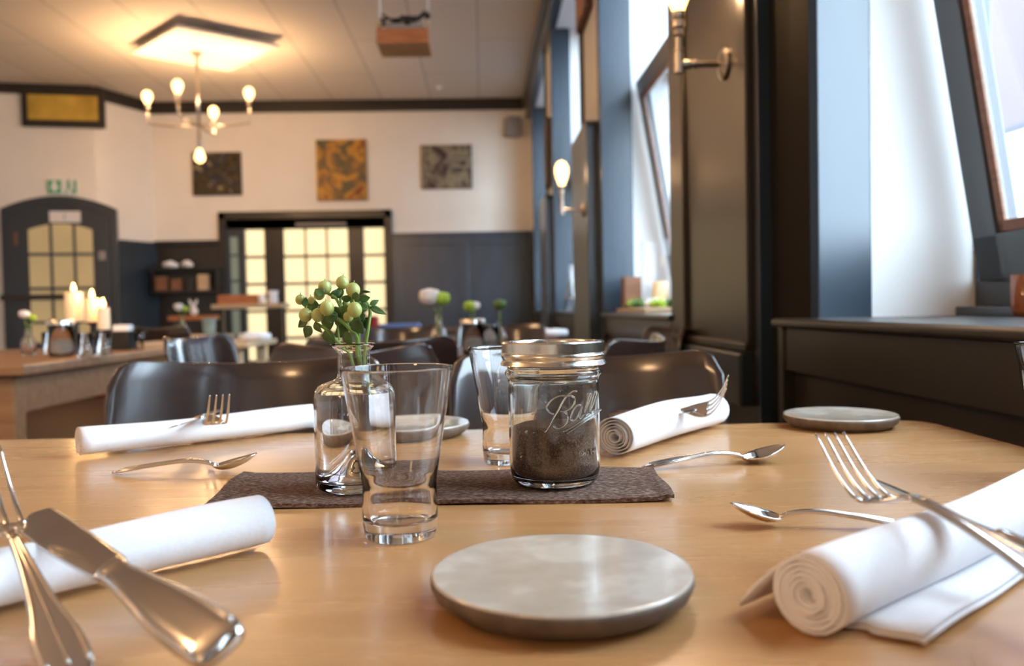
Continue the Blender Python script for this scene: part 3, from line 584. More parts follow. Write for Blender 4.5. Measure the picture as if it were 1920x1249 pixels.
strokes = [q((640, 268), (590, 262), (535, 300), (480, 350), (420, 440), (360, 550), (300, 640), (235, 760), (170, 865)),
           q((300, 600), (235, 570), (195, 510), (215, 450), (290, 375), (390, 330), (490, 335), (560, 330), (605, 370), (600, 440), (550, 510), (470, 550), (380, 560), (460, 565), (505, 620), (490, 710), (430, 780), (350, 805), (290, 765)),
           q((715, 490), (680, 462), (625, 490), (570, 570), (550, 650), (575, 690), (620, 670), (670, 590), (715, 480), (690, 570), (675, 640), (695, 660), (740, 600)),
           q((740, 590), (790, 480), (835, 350), (850, 300), (820, 310), (785, 430), (755, 560), (770, 620), (815, 580)),
           q((815, 580), (865, 470), (905, 340), (925, 270), (895, 270), (860, 390), (830, 520), (840, 580), (880, 560), (955, 535)),
           q((440, 860), (560, 790), (700, 700), (830, 620), (960, 540)), q((480, 885), (600, 810), (730, 720), (860, 640), (985, 530))]
em = MB()
for st in strokes:
    em.tube([surf(px, py) for px, py in smoothpts([Vector((a, b_, 0)).to_tuple()[:2] + (0,) for a, b_ in st], 4) for px, py in [(px, py)]] if 0 else [surf(v.x, v.y) for v in smoothpts([(a, b_, 0) for a, b_ in st], 4)], .0008, 8)
obj('embossed_script', em, 'jarglass', jr, smooth=True)
def wrap_text(body, px, py, size, name, rot=0):
    cu = bpy.data.curves.new('lettering', 'FONT'); cu.body = body; cu.size = size; cu.extrude = .00035; cu.align_x = 'CENTER'; cu.align_y = 'CENTER'; cu.resolution_u = 2
    to = bpy.data.objects.new('lettering', cu); C.objects.link(to); dg = bpy.context.evaluated_depsgraph_get(); dg.update(); me = bpy.data.meshes.new_from_object(to.evaluated_get(dg)); bpy.data.objects.remove(to)
    c = surf(px, py, 0); a0 = math.atan2(c.y, c.x)
    for v in me.vertices: a = a0 + v.co.x / JR; R = JR + .0001 + v.co.z + .00035; v.co = (R * math.cos(a), R * math.sin(a), c.z + v.co.y)
    me.materials.clear(); me.materials.append(M['jarglass']); o = bpy.data.objects.new(name, me); C.objects.link(o); o.parent = jr; return o
wrap_text('WIDE MOUTH', 1080, 852, .0075, 'embossed_words')
wrap_text('8', 987, 811, .005, 'embossed_scale'); wrap_text('4', 988, 875, .004, 'embossed_scale')
em = MB()
for (a, b_) in [((995, 811), (1007, 811)), ((997, 777), (1006, 777)), ((996, 843), (1006, 842)), ((998, 876), (1006, 875))]: em.tube([surf(*a), surf((a[0] + b_[0]) / 2, a[1]), surf(*b_)], .0004, 6)
obj('embossed_scale_marks', em, 'jarglass', jr, smooth=True)
# ------------------------------------------------------------------ bottle vase with berries
pb = oz(669, 913, RZ); BL = Vector((pb.x, pb.y, RZ)); R = .0356
vs_ = thing('bottle_vase', 'clear glass bottle vase of water on the left half of the felt runner', 'vase', BL)
o = [(.0005, .031), (.004, .029), (.010, .019), (.018, .010), (.027, .0045), (.030, .0005), (.0335, .0005), (R, .005), (R, .078), (.0345, .0865), (.030, .0915), (.020, .0945), (.0155, .0965), (.0143, .100), (.0143, .118), (.0155, .122), (.0195, .1255), (.0195, .1272),
     (.0175, .1277), (.0145, .1235), (.0128, .119), (.0128, .0985), (.0150, .0950), (.0195, .0928), (.029, .0895), (.033, .0852), (.0340, .077), (.0340, .010), (.031, .0075), (.027, .009), (.018, .0145), (.010, .024), (.004, .034), (.0005, .0355)]
obj('glass_body', MB().lathe(dense(o, it=1), n=96), 'glass', vs_, smooth=True)
wt = [(.0005, .0358), (.0042, .0343), (.0102, .0243), (.0182, .0148), (.0272, .0093), (.031, .0078), (.03385, .0102), (.03385, .077), (.0329, .0842), (.0005, .0842)]
obj('water', MB().lathe(dense(wt, it=0), n=96), 'water', vs_, smooth='auto')
sg = thing('berry_sprig', 'sprig of pale green berries and leaves standing in the bottle vase', 'flowers', BL + Vector((0, 0, .036)))
SO = Vector(sg.location); dB0 = .735
def at(px, py, dd=0): return pd(px, py, dB0 + dd) - SO
mouth = [at(672, 690), at(668, 662)]
br = {}
def stem(*pts, r=.0014): obj('stem', MB().tube(smoothpts(pts, 4), r, 8), 'stem', sg, smooth=True)
stem(at(690, 735, .005), at(680, 700), at(670, 662), at(669, 632), at(655, 616, -.004), at(637, 600, -.006), at(613, 590, -.010), r=.0017)
stem(at(678, 700, .004), at(674, 660, .002), at(672, 630, .002), at(674, 600), at(664, 570, -.004), at(660, 548, -.006), r=.0016)
stem(at(684, 690, -.002), at(685, 652, -.002), at(691, 612, -.002), at(694, 580, .002), at(688, 568, .003), r=.0015)
stem(at(664, 690, -.003), at(652, 657, -.004), at(632, 640, -.006), at(612, 618, -.008), at(590, 605, -.008), r=.0014)
stem(at(636, 638, -.006), at(633, 612, -.004), at(632, 600, 0), r=.0009)
stem(at(641, 582, -.004), at(630, 560, -.004), at(618, 552, 0), at(609, 545, 0), r=.0013)
stem(at(655, 616), at(645, 590, .003), at(638, 560, .004), at(640, 536, .004), r=.0012)
stem(at(600, 600, -.004), at(585, 585, 0), at(574, 572, .004), at(564, 564, .004), r=.0009)
berries = [(609, 539, 78, 0), (642, 530, 76, .004), (662, 544, 82, -.006), (563, 562, 58, .004), (598.5, 552, 65, .006), (585, 564, 50, .012), (613, 578, 83, -.014), (573, 591, 78, -.004), (596, 591, 75, -.008), (665, 581, 85, -.014), (653, 594, 60, -.004), (686, 567, 46, .012), (638, 549, 44, .012), (650, 569, 44, .012)]
for (px, py, rr, dd) in berries:
    r = rr / 6.245 / F * dB0; c = at(px, py, dd); m_ = MB().sphere(c, r, 14, 1.08); up = (c - at(655, 640)).normalized(); tip = c + Vector((random.uniform(-.2, .2), -.2, 1)).normalized() * r * 1.05
    m_.tube([tip - (tip - c) * .1, tip + (tip - c).normalized() * .0022], [.0007, .0003], 6)
    obj('berry', m_, 'berry', sg, smooth=True)
def leaf(px, py, dd, length, ang, bend=.2, wd=.5, face=0.0):
    c = at(px, py, dd); L_ = length / F * dB0; W_ = L_ * wd * .5; dx = Vector((math.cos(ang), 0, math.sin(ang))); nn = Vector((-math.sin(ang) * math.cos(face), -math.sin(face), math.cos(ang) * math.cos(face))); tt = dx.cross(nn)
    def fn(u, v):
        s = math.sin(math.pi * min(u * .96 + .02, 1) ** .8) * W_; x = u * L_; k = (v - .5) * 2
        return c + dx * x + nn * (s * k) + tt * (abs(k) * s * .25 - bend * L_ * u * u) + Vector((0, 0, -abs(bend) * L_ * u * u * .5))
    return MB().grid(fn, 8, 4)
lv = [(605, 555, -.008, 22, 2.2, .3, .9, .3), (570, 575, 0, 20, 1.5, -.2, .8, .9), (577, 600, -.004, 22, 3.6, .2, .9, .4), (583, 612, -.006, 22, 4.1, .2, .95, .2), (590, 605, -.010, 20, 5.2, .3, .8, .6),
      (608, 600, -.012, 26, .3, .2, .8, .3), (610, 618, -.008, 30, 5.2, .2, .8, .3), (622, 560, 0, 24, .9, .2, .8, .6), (640, 560, -.006, 22, .1, .3, .9, .9), (640, 575, -.006, 26, 5.6, .2, .8, .4), (633, 590, -.010, 24, 3.3, .3, .8, .5), (668, 548, -.012, 18, 4.6, .2, .9, .4),
      (662, 600, -.006, 28, 5.3, .3, .9, .3), (668, 610, 0, 26, .4, .2, .9, .7), (672, 560, -.002, 22, .1, .2, .8, .4), (690, 578, -.004, 22, 2.8, .2, .8, .4), (694, 572, -.004, 20, .6, .3, .55, .2), (693, 576, -.004, 28, -.25, .9, .5, .2), (685, 590, -.002, 20, 3.7, .3, .8, .5), (690, 595, 0, 22, 4.4, .3, .7, .4),
      (650, 622, -.002, 26, 4.9, .2, .9, .5), (655, 612, .006, 34, 3.6, .2, .8, .3), (628, 606, .008, 30, .2, .2, .9, .2), (600, 578, .01, 30, 3.0, .1, .9, .2), (652, 585, .012, 34, 1.2, .1, .9, .1), (640, 600, .012, 34, .2, .1, .9, .1), (585, 577, -.004, 20, 3.3, .4, .7, .7), (672, 585, .01, 30, 1.0, .2, .8, .2), (660, 620, .008, 30, .6, .2, .9, .3), (616, 590, .006, 30, 4.6, .2, .9, .3), (677, 545, .002, 18, -.2, .2, .4, .8), (598, 572, -.012, 22, 5.9, .2, .8, .5), (645, 545, .004, 22, 3.6, .2, .9, .3), (627, 575, -.004, 30, 5.1, .2, .8, .3)]
for a in lv: obj('leaf', leaf(*a), 'leaf', sg, smooth=True, solid=.0004)
# ------------------------------------------------------------------ napkins
def napkin(label, A, B, r=.0175, flat=1.0, turns=3.6, widen=1.0, flap=None, tail=None, start=-90, seed=1, droop=0, th=.0011):
    """rolled napkin; A, B = table points under the axis; spiral cross-section with optional loose flap and tail"""
    A = Vector(A); B = Vector(B); ax = (B - A); Ln = ax.length; ax.normalize(); sd = Vector((ax.y, -ax.x, 0)); rnd = random.Random(seed)
    t = tag(obj('napkin', MB(), 'napkin'), label, 'napkin', 'rolled white napkins on the dining table'); bpy.data.objects.remove(t)
    n = 120; cr = []
    for i in range(n + 1):
        f = i / n; rr = .0035 + (r - .0035) * f; a = math.radians(start) - (1 - f) * turns * 2 * math.pi
        cr.append((rr * math.cos(a) * widen, r * flat + rr * flat * math.sin(a), f * turns))
    if flap:
        lx, lz = cr[-1][:2]; 
        for i in range(1, 9): f = i / 8; cr.append((lx + flap[0] * f, max(.001, lz + (flap[1] - lz) * f ** 1.7 - .002 * math.sin(f * 3.1)), turns))
    m = 26; vs = []; off = [rnd.uniform(-.0022, .0022) for _ in range(12)]; off2 = [rnd.uniform(-.003, .003) for _ in range(12)]
    for j in range(m + 1):
        v = j / m
        for (cx, cz, tn) in cr:
            k = int(tn) % 12; f = tn - int(tn); o0 = off[k] * (1 - f) + off[(k + 1) % 12] * f; o1 = off2[k] * (1 - f) + off2[(k + 1) % 12] * f
            pos = -o0 * (1 - v) + o1 * v + Ln * v; wob = 1 + .035 * math.sin(v * 7 + seed) + .02 * math.sin(v * 15 + seed * 2)
            p = A + ax * pos + sd * (cx * wob + .0016 * math.sin(v * 5 + seed)); vs.append((p.x, p.y, TZ + .0008 + cz * (1 + .05 * math.sin(v * 6 + seed * 3)) * (1 + droop * (v - .5))))
    w_ = len(cr); fs = [(j * w_ + i, j * w_ + i + 1, (j + 1) * w_ + i + 1, (j + 1) * w_ + i) for j in range(m) for i in range(w_ - 1)]
    mb = MB().add(vs, fs)
    if tail:
        q0, q1, q2, q3 = [Vector(x) for x in tail]
        def fn(u, v):
            p = q0.lerp(q1, u).lerp(q3.lerp(q2, u), v); return (p.x + .003 * math.sin(v * 9), p.y + .002 * math.sin(u * 7 + v * 4), TZ + .0014 + .0025 * v * (math.sin(u * 8) + 1) * .6 + .001 * math.sin(u * 17) * v)
        mb.grid(fn, 24, 8)
        def fn2(u, v):
            p = q0.lerp(q1, u).lerp(q3.lerp(q2, u), v * .93); return (p.x + .003 * math.sin(v * 8), p.y + .002 * math.sin(u * 7 + v * 4), TZ + .0038 + .0025 * v * (math.sin(u * 8) + 1) * .6 + .001 * math.sin(u * 17) * v)
        mb.grid(fn2, 24, 8)
    o = obj('napkin', mb, 'napkin', smooth=True, solid=th); return tag(o, label, 'napkin', 'rolled white napkins on the dining table')
def base(px, py, back=0): p = oz(px, py, TZ); d = Vector((p.x, p.y, 0)).normalized(); return (p.x + d.x * back, p.y + d.y * back, TZ)
nl0, nl1 = base(-190, 1212, .018), base(488, 1038, .016)
napkin('rolled white napkin at the near left, under a knife and fork', nl0, nl1, .0172, 1.0, seed=3, widen=1.2, start=-125, turns=4.6)
napkin('rolled white napkin at the far left, behind the small spoon', base(152, 862, .015), base(590, 809, .014), .0168, 1.0, seed=5, widen=1.2, start=-125, turns=4.6)
napkin('rolled white napkin at the far right, beside the lidded jar', base(1150, 866, .024), base(1338, 803, .020), .0212, 1.05, seed=8, widen=1.1, start=-125, turns=5.6)
A = Vector(base(1528, 1214, .014)); B = Vector(base(1985, 968, .026))
ax_ = (B - A).normalized(); sd_ = Vector((ax_.y, -ax_.x, 0)); A = A - ax_ * .004
napkin('rolled white napkin at the near right, its loose flap and folded tail spread out', A, B, .0186, 1.0, turns=6.3, widen=1.1, start=-270 + 360, seed=11, flap=(-.040, .0045),
       th=.0019,
       tail=[A + ax_ * .022 + sd_ * .006, B + sd_ * .004, B + sd_ * .040, A + ax_ * .026 + sd_ * .040])
# ------------------------------------------------------------------ cutlery
def bez(ks, t):
    """smooth interpolation through (t, value...) keys"""
    for i in range(len(ks) - 1):
        if t <= ks[i + 1][0] or i == len(ks) - 2:
            a, b_ = ks[i], ks[i + 1]; h = b_[0] - a[0]; f = min(1, max(0, (t - a[0]) / h)); pa_, pn = ks[max(i - 1, 0)], ks[min(i + 2, len(ks) - 1)]; out = []
            for j in range(1, len(a)):
                d0 = (b_[j] - a[j]) / h; s0 = (a[j] - pa_[j]) / (a[0] - pa_[0]) if a is not pa_ else d0; s1 = (pn[j] - b_[j]) / (pn[0] - b_[0]) if pn is not b_ else d0
                m0 = 0 if s0 * d0 <= 0 else (s0 + d0) / 2; m1 = 0 if s1 * d0 <= 0 else (s1 + d0) / 2
                m0, m1 = [max(-3 * abs(d0), min(3 * abs(d0), q_)) for q_ in (m0, m1)]
                out.append((2 * f ** 3 - 3 * f * f + 1) * a[j] + (f ** 3 - 2 * f * f + f) * h * m0 + (3 * f * f - 2 * f ** 3) * b_[j] + (f ** 3 - f * f) * h * m1)
            return out
def handle(mb, L_, zk, wide=.0105, neck=.0028, end=0):
    ks = [(0, wide * .55, .0012), (.006, wide * .92, .0016), (.022, wide, .0018), (L_ * .45, wide * .62, .0019), (L_ * .8, neck * 1.25, .0022), (L_, neck, .0022)]
    n = 40; secs = []
    for i in range(n + 1): y = L_ * i / n; w_, h_ = bez(ks, y); secs.append((y, w_, bez(zk, y)[0], h_))
    mb.loft(secs, 16, 3)
    for sx in (-1, 0, 1):
        pts = []; rs = []
        for i in range(3, n - 1): y = L_ * i / n; w_, h_ = bez(ks, y); pts.append((sx * (w_ - .0014) * (.92 if sx else 0), y, bez(zk, y)[0] + h_ * .78)); rs.append(.0012 if sx else .001)
        if sx or 1: mb.tube(pts, rs, 6)
def fork_mesh():
    zk = [(0, .003), (.04, .007), (.085, .011), (.118, .0120), (.138, .0035), (.150, .0005), (.172, .0085), (.198, .0275)]
    h = MB(); handle(h, .118, zk); hd = MB()
    ks = [(.116, .0028, .0021), (.124, .0042, .0019), (.134, .0098, .0014), (.142, .0122, .0012), (.150, .0126, .0012)]
    hd.loft([(y, *bez(ks, y)[:1], bez(zk, y)[0], bez(ks, y)[1]) for y in [.116 + .034 * i / 12 for i in range(13)]], 16, 3)
    for k in range(4):
        x = -.0109 + .00727 * k; secs = []
        for i in range(13): f = i / 12; y = .148 + .050 * f; secs.append((y, .00175 * (1 - .55 * f), bez(zk, y)[0], .0011 * (1 - .3 * f), x * (1 - .10 * f)))
        hd.loft(secs, 8, 2.4)
    return h, hd
def spoon_mesh():
    zk = [(0, .002), (.05, .0085), (.085, .0115), (.110, .0085), (.120, .0048)]
    h = MB(); handle(h, .120, zk, .0085, .0025); b_ = MB()
    Lb = .052; W_ = .0175; D_ = .0085
    def fn(u, v):
        y = .116 + Lb * u; prof = (math.sin(math.pi * min(1, max(0, u)) ** .78)) ** .62 if 0 < u < 1 else 0; hw = W_ * prof; s = (v - .5) * 2; rim = .0052 + .0125 * u ** 1.25
        return (hw * s + .00001, y, rim - D_ * (1 - s * s) * (math.sin(math.pi * u ** .85) ** .7 if 0 < u < 1 else 0))
    b_.grid(fn, 24, 14); return h, b_
def knife_mesh():
    h = MB(); ks = [(0, .0085, .003), (.006, .0106, .0044), (.03, .0108, .0048), (.075, .0078, .0046), (.098, .0062, .0042), (.106, .0068, .0046), (.110, .0052, .003)]
    h.loft([(y, bez(ks, y)[0], .0048, bez(ks, y)[1]) for y in [.110 * i / 36 for i in range(37)]], 18, 2.8)
    for sx in (-1, 0, 1): h.tube([(sx * (bez(ks, y)[0] - .0016) * .9, y, .0048 + bez(ks, y)[1] * .80) for y in [.006 + .09 * i / 20 for i in range(21)]], .0009, 6)
    b_ = MB(); n = 30; vs = []
    secs = []
    for i in range(n + 1):
        f = i / n; y = .108 + .118 * f
        up = .0078 + .0012 * math.sin(f * 2.4); dn = .0068 + .0042 * math.sin(min(1, f * 1.1) * 1.9)
        if f > .86: e = (f - .86) / .14; up *= math.sqrt(max(0.0004, 1 - e ** 2.4)); dn *= math.sqrt(max(.0004, 1 - e ** 3.2))
        secs.append((y, (up + dn) / 2, .0048, .0011 * (1 - .35 * f), (up - dn) / 2))
    b_.loft(secs, 12, 1.5); return h, b_
FK, SP, KN = fork_mesh(), spoon_mesh(), knife_mesh()
SH = {}
for nme, (h, b_), hn, bn in (('fork', FK, 'handle', 'tines'), ('spoon', SP, 'handle', 'bowl'), ('table_knife', KN, 'handle', 'blade')):
    SH[nme] = (h, b_, hn, bn)
def cutlery(kind, label, la, lb, A, B, up=(0, 0, 1), roll=0.0):
    h, b_, hn, bn = SH[kind]; t = thing(kind, label, kind.replace('table_', ''), group='polished cutlery on the dining table')
    la, lb, A, B, up = map(Vector, (la, lb, A, B, up)); dl = (lb - la); dw = (B - A); sc = dw.length / dl.length
    def fr(d, u): y = d.normalized(); x = y.cross(u).normalized(); z = x.cross(y); return Matrix((x, y, z)).transposed()
    Rm = fr(dw, up) @ Matrix.Rotation(roll, 3, 'Y') @ fr(dl, Vector((0, 0, 1))).inverted(); t.matrix_world = Matrix.Translation(A - Rm @ (la * sc)) @ Rm.to_4x4() @ Matrix.Scale(sc, 4)
    if kind not in MESHES:
        a = obj(hn, h, 'steel', t, smooth=True); c = obj(bn, b_, 'steel', t, smooth=True, solid=.0011 if kind == 'spoon' else 0); MESHES[kind] = (a, c)
    else:
        for s_ in MESHES[kind]: c = s_.copy(); C.objects.link(c); c.parent = t
    return t, sc
MESHES = {}
FT = (0, .198, .0275); FR = (0, .150, .0005); FN = (0, .118, .0120)
pr_ = lambda px, py, z: oz(px, py, z)
# near right: fork, knife, spoon
tip = pd(1556, 813, .515); piv = pd(1748, 982, .437)
r1, sc = cutlery('fork', 'fork leaning over the near right napkin, tines raised in the air', (0, .03, .0062), FT, pd(1965, 1080, .360), tip, up=(0, -.05, 1)); pass
t0 = pd(1648, 903, .515); t1 = pd(1872, 1001, .425)
r2, sc = cutlery('table_knife', 'table knife behind the raised fork on the near right napkin', (0, .110, .0048), (0, .224, .0048), t1, t0, roll=.25)
a = pr_(1690, 984, TZ + .004); b_ = pr_(1371, 943, TZ + .0165)
r3, sc = cutlery('spoon', 'small spoon in front of the near right napkin, bowl towards the plate', (0, .004, .002), (0, .167, .0175), a, b_)
# near left
t0 = pd(60, 965, .505); t1 = pd(207, 1068, .41)
r, sc = cutlery('table_knife', 'table knife lying across the near left napkin, blade tip to the left', (0, .108, .0048), (0, .225, .0048), t1, t0, up=(-.1, -.55, .83))
a = pd(140, 1275, .352); b_ = pd(8, 998, .452)
r, sc = cutlery('fork', 'fork at the near left edge of the picture, only handle and neck in view', (0, .0, .003), (0, .138, .0035), a, b_, up=(.25, -.4, .88))
a = pr_(153, 992, TZ + .004); b_ = pr_(-150, 985, TZ + .018)
r, sc = cutlery('spoon', 'spoon mostly hidden behind the near left napkin', (0, .004, .002), (0, .167, .0175), a, b_)
# far left
tip = pd(412, 741, .905); piv = pd(404, 795, .945); hnd = oz(440, 815, TZ + .003)
r, sc = cutlery('fork', 'fork lying over the far left napkin, four tines pointing up', FR, FT, piv, tip)
t0 = pd(322, 801, .905); t1 = pd(372, 786, 1.02)
r, sc = cutlery('table_knife', 'knife tip showing over the far left napkin, left of the fork', (0, .108, .0048), (0, .225, .0048), t1, t0, roll=.3)
a = pr_(219, 885, TZ + .003); b_ = pr_(480, 850, TZ + .0175)
r, sc = cutlery('spoon', 'small spoon in front of the far left napkin, bowl towards the runner', (0, .004, .002), (0, .167, .0175), a, b_)
# far right
tip = pd(1364, 716, .915); piv = pd(1306, 769, .955)
r, sc = cutlery('fork', 'fork standing up over the far right napkin, seen from its edge', FN, FT, pd(1275, 771, .972), tip, up=(-.75, -.25, .6))
r, sc = cutlery('table_knife', 'knife lying under the fork on the far right napkin', (0, .108, .0048), (0, .225, .0048), pd(1215, 775, 1.03), pd(1303, 770, .945), roll=.3)
a = pr_(1213, 876, TZ + .003); b_ = pr_(1470, 833, TZ + .0175)
r, sc = cutlery('spoon', 'small spoon in front of the far right napkin, bowl away from the jar', (0, .004, .002), (0, .167, .0175), a, b_)
# ------------------------------------------------------------------ plank table at the left with candles
pt = thing('plank_table', 'long pine table at the left edge carrying three burning candles', 'table', (-2.35, 3.55, 0))
PX0, PX1, PY0, PY1 = -.85, .80, -.72, .80
obj('tabletop', MB().box(PX0, PX1, PY0, PY1, .715, .75), 'midwood', pt, bevel=.006)
obj('apron', MB().box(PX0 + .06, PX1 - .06, PY0 + .05, PY0 + .075, .56, .715).box(PX1 - .085, PX1 - .06, PY0 + .05, PY1 - .05, .58, .715).box(PX0 + .06, PX0 + .085, PY0 + .05, PY1 - .05, .58, .715).box(PX0 + .06, PX1 - .06, PY1 - .075, PY1 - .05, .58, .715), 'midwood', pt, bevel=.003)
for lx in (PX0 + .05, PX1 - .13):
    for ly in (PY0 + .04, PY1 - .13): obj('leg', MB().add(*(lambda m_: (m_.v, m_.f))(MB().box(lx, lx + .075, ly, ly + .075, 0, .715))), 'midwood', pt, bevel=.01)
def on(px, py, z=TZ): return oz(px, py, z)
def candle(label, px, y0, y1, w_, d, sbase):
    """pillar candle seen between rows y0 (top) and y1 (bottom) at distance d, on its iron stand"""
    a = pd(px, y1, d); top = pd(px, y0, d); r = w_ / F * d / 2; h = top.z - a.z
    st = thing('candle_stand', 'black iron stand under ' + label, 'candle holder', (a.x, a.y, TZ), group='iron candle stands on the plank table'); hh = a.z - TZ
    obj('stem', MB().tube([(0, 0, .004), (0, 0, hh - .006)], .012, 10), 'black', st, smooth='auto'); obj('foot', MB().lathe([(.035, 0), (.035, .004), (.01, .01)], n=20), 'black', st, smooth='auto'); obj('dish', MB().lathe([(.012, hh - .012), (r * .9, hh - .005), (r * .95, hh - .0005), (.001, hh - .001)], n=20), 'black', st, smooth='auto')
    t = thing('pillar_candle', label, 'candle', (a.x, a.y, a.z), group='burning pillar candles')
    obj('wax', MB().lathe([(r * .97, 0), (r, .006), (r, h - .004), (r * .94, h), (r * .8, h - .006), (.001, h - .012)], n=24, wob=.01), 'wax', t, smooth='auto')
    wk = obj('wick', MB().tube([(0, 0, h - .012), (.001, 0, h + .002)], .0015, 6), 'black', t); obj('flame', MB().lathe([(.002, h), (.0085, h + .008), (.010, h + .016), (.006, h + .028), (.0005, h + .040)], n=12), 'flame', t, smooth=True)
    point((a.x, a.y, a.z + h + .05), 1.1, .012, (1, .55, .2))
candle('tall ivory candle, leftmost of the three on the plank table', 140, 548, 603, 31, 3.60, 0)
candle('ivory candle in the middle of the three on the plank table', 174, 560, 604, 27, 3.55, 0)
candle('shortest ivory candle, rightmost of the three on the plank table', 195, 577, 618, 22, 3.50, 0)
def small_glass(label, p, w_, h, m='glass', cat='glass', name='votive_glass', prof=None, group=None):
    r = w_ / 2; prof = prof or [(.001, .002), (r * .82, 0), (r * .86, .004), (r, h), (r * .94, h), (r * .8, .012), (.001, .010)]
    o = obj(name, MB().lathe(prof, n=28), m, loc=(p.x, p.y, p.z + .0003), smooth=True); return tag(o, label, cat, group)
for lb, px, py, w_, h in [('clear water glass between the flower vase and the jar on the plank table', 95, 664, .068, .095), ('clear glass at the front of the plank table, left of a matching one', 160, 670, .062, .095), ('clear glass at the front of the plank table, below the shortest candle', 194, 668, .062, .095)]:
    small_glass(lb, on(px, py), w_, h, name='drinking_glass', group='glasses on the plank table')
M['jarc'] = noise_col(mat('jar_pale_contents', (.3, .22, .18), .8), [(.30, .26, .24), (.75, .70, .66)], 14)
def plain_jar(label, p, sc=1, fill=.05, m='grounds', lid=True):
    t = thing('storage_jar', label, 'jar', p, 0, 'preserving jars on the farther tables')
    obj('glass_body', MB().lathe([(.001, .004), (.036, 0), (.040, .006), (JR, .02), (JR, .094), (.040, .10), (.040, .118), (.038, .118), (.038, .02), (.034, .007), (.001, .006)], n=32), 'jarglass', t, smooth=True)
    obj('contents', MB().lathe([(.001, .0075), (.034, .0078), (.0376, .02), (.0376, fill), (.001, fill)], n=28), m, t, smooth='auto')
    if lid: obj('lid', MB().lathe([(.001, .125), (.043, .125), (.0455, .122), (.0455, .108), (.042, .106), (.042, .1195), (.001, .1195)], n=32), 'tin', t, smooth='auto')
    t.scale = (sc,) * 3; return t
plain_jar('large preserving jar in front of the candles on the plank table', on(116, 668), 1.2, .04, 'jarc')
def flower_vase(label, flabel, p, blooms, h=.12, vr=.028, group='small flower vases on the tables'):
    v_ = thing('flower_vase', label, 'vase', p, 0, group); r = vr
    obj('glass_body', MB().lathe([(.001, .004), (r, 0), (r * 1.05, .006), (r * 1.05, h * .45), (r * .75, h * .62), (r * .42, h * .70), (r * .42, h * .94), (r * .6, h), (r * .5, h), (r * .34, h * .94), (r * .34, h * .70), (r * .66, h * .60), (r * .95, h * .44), (r * .95, .008), (.001, .007)], n=28), 'glass', v_, smooth=True)
    f_ = thing('flower_bunch', flabel, 'flowers', (p.x, p.y, p.z + .02), 0, 'flowers in the small vases')
    for (dx, dz, rr, m_) in blooms:
        obj('stem', MB().tube([(0, 0, 0), (dx * .15, 0, h * .6), (dx * .2, 0, h - .02), (dx, 0, dz - .02)], .0022, 6), 'stem', f_, smooth=True)
        b = MB(); b.sphere((dx, 0, dz), rr, 12, .8)
        for q_ in range(7): a = q_ * .9; b.sphere((dx + math.cos(a) * rr * .55, math.sin(a) * rr * .55, dz + rr * .25), rr * .45, 8)
        obj('bloom', b, m_, f_, smooth=True)
flower_vase('clear bud vase at the left end of the plank table', 'white bloom and green leaf in the plank table vase', on(54, 667), [(-.012, .155, .022, 'flowerw'), (.022, .140, .016, 'flowerg')], .12)
s_ = on(232, 656); t = thing('cutlery_caddy', 'small black caddy with white napkins at the far end of the plank table', 'caddy', s_)
obj('box', MB().box(-.045, .045, -.045, .045, 0, .09), 'black', t, bevel=.004); obj('napkin_stack', MB().box(-.036, .036, -.03, .03, .085, .118), 'napkin', t, bevel=.004); obj('side_glass', MB().lathe([(.02, 0), (.024, .1), (.021, .1), (.017, .006), (.001, .005)], (.072, 0, 0), 20), 'glass', t, smooth=True)
tag(obj('bench_cushion', MB().box(-.6, .6, -.2, .2, 0, .30), 'red', loc=(-3.2, 5.9, .45), bevel=.03), 'dark red upholstered bench back behind the plank table', 'bench')
bpy.data.objects['bench_cushion'].location = (-3.05, 5.6, .38)
# ------------------------------------------------------------------ farther tables
def simple_table(label, x0, x1, y0, y1, m, z=.75):
    t = thing('dining_table', label, 'table', ((x0 + x1) / 2, (y0 + y1) / 2, 0), 0, 'tables in the farther part of the room'); hx, hy = (x1 - x0) / 2, (y1 - y0) / 2
    obj('tabletop', MB().box(-hx, hx, -hy, hy, z - .03, z), m, t, bevel=.004)
    for sx in (-1, 1):
        for sy in (-1, 1): a, b_ = sx * (hx - .08), sy * (hy - .08); obj('leg', MB().box(a - .025, a + .025, b_ - .025, b_ + .025, 0, z - .03), m, t)
    return t
simple_table('dark table behind the lidded jar, with flowers and jars', -.52, .14, 2.78, 3.46, 'darkwood')
simple_table('dark table beyond the flowers and jars, by the second pier', -.65, .40, 4.30, 5.0, 'darkwood')
simple_table('dark table before the panelled back wall', -1.3, .35, 6.6, 7.4, 'darkwood')
simple_table('pale wooden table in front of the left half of the double door', -2.05, -1.30, 4.60, 5.25, 'lightwood')
simple_table('pale wooden table with a single bud vase, before the shelf corner', -2.85, -2.03, 6.1, 6.8, 'lightwood')
p = on(829, 676); flower_vase('clear vase holding big white and lime blooms, right of the berry vase', 'big cream and lime green pompom blooms beside the jar', Vector((p.x * 1.18, 2.90, TZ)), [(-.030, .185, .038, 'flowerw'), (.012, .178, .030, 'flowerg')], .15, .030)
p = on(893, 662); plain_jar('preserving jar left of the lidded foreground jar, on the dark table', Vector((p.x - .01, 2.95, TZ)), 1.0, .04, 'jarc')
flower_vase('low vase with white-green bloom behind the preserving jar', 'white and pale green bloom above the preserving jar', Vector((p.x - .015, 3.15, TZ)), [(-.006, .150, .026, 'flowerg'), (.012, .152, .020, 'flowerw')], .11)
p = on(938, 655); flower_vase('slim vase with dull green seed head, left of the foreground jar lid', 'dull green seed head left of the foreground jar lid', Vector((p.x, 3.2, TZ)), [(.0, .155, .026, 'leaf')], .11)
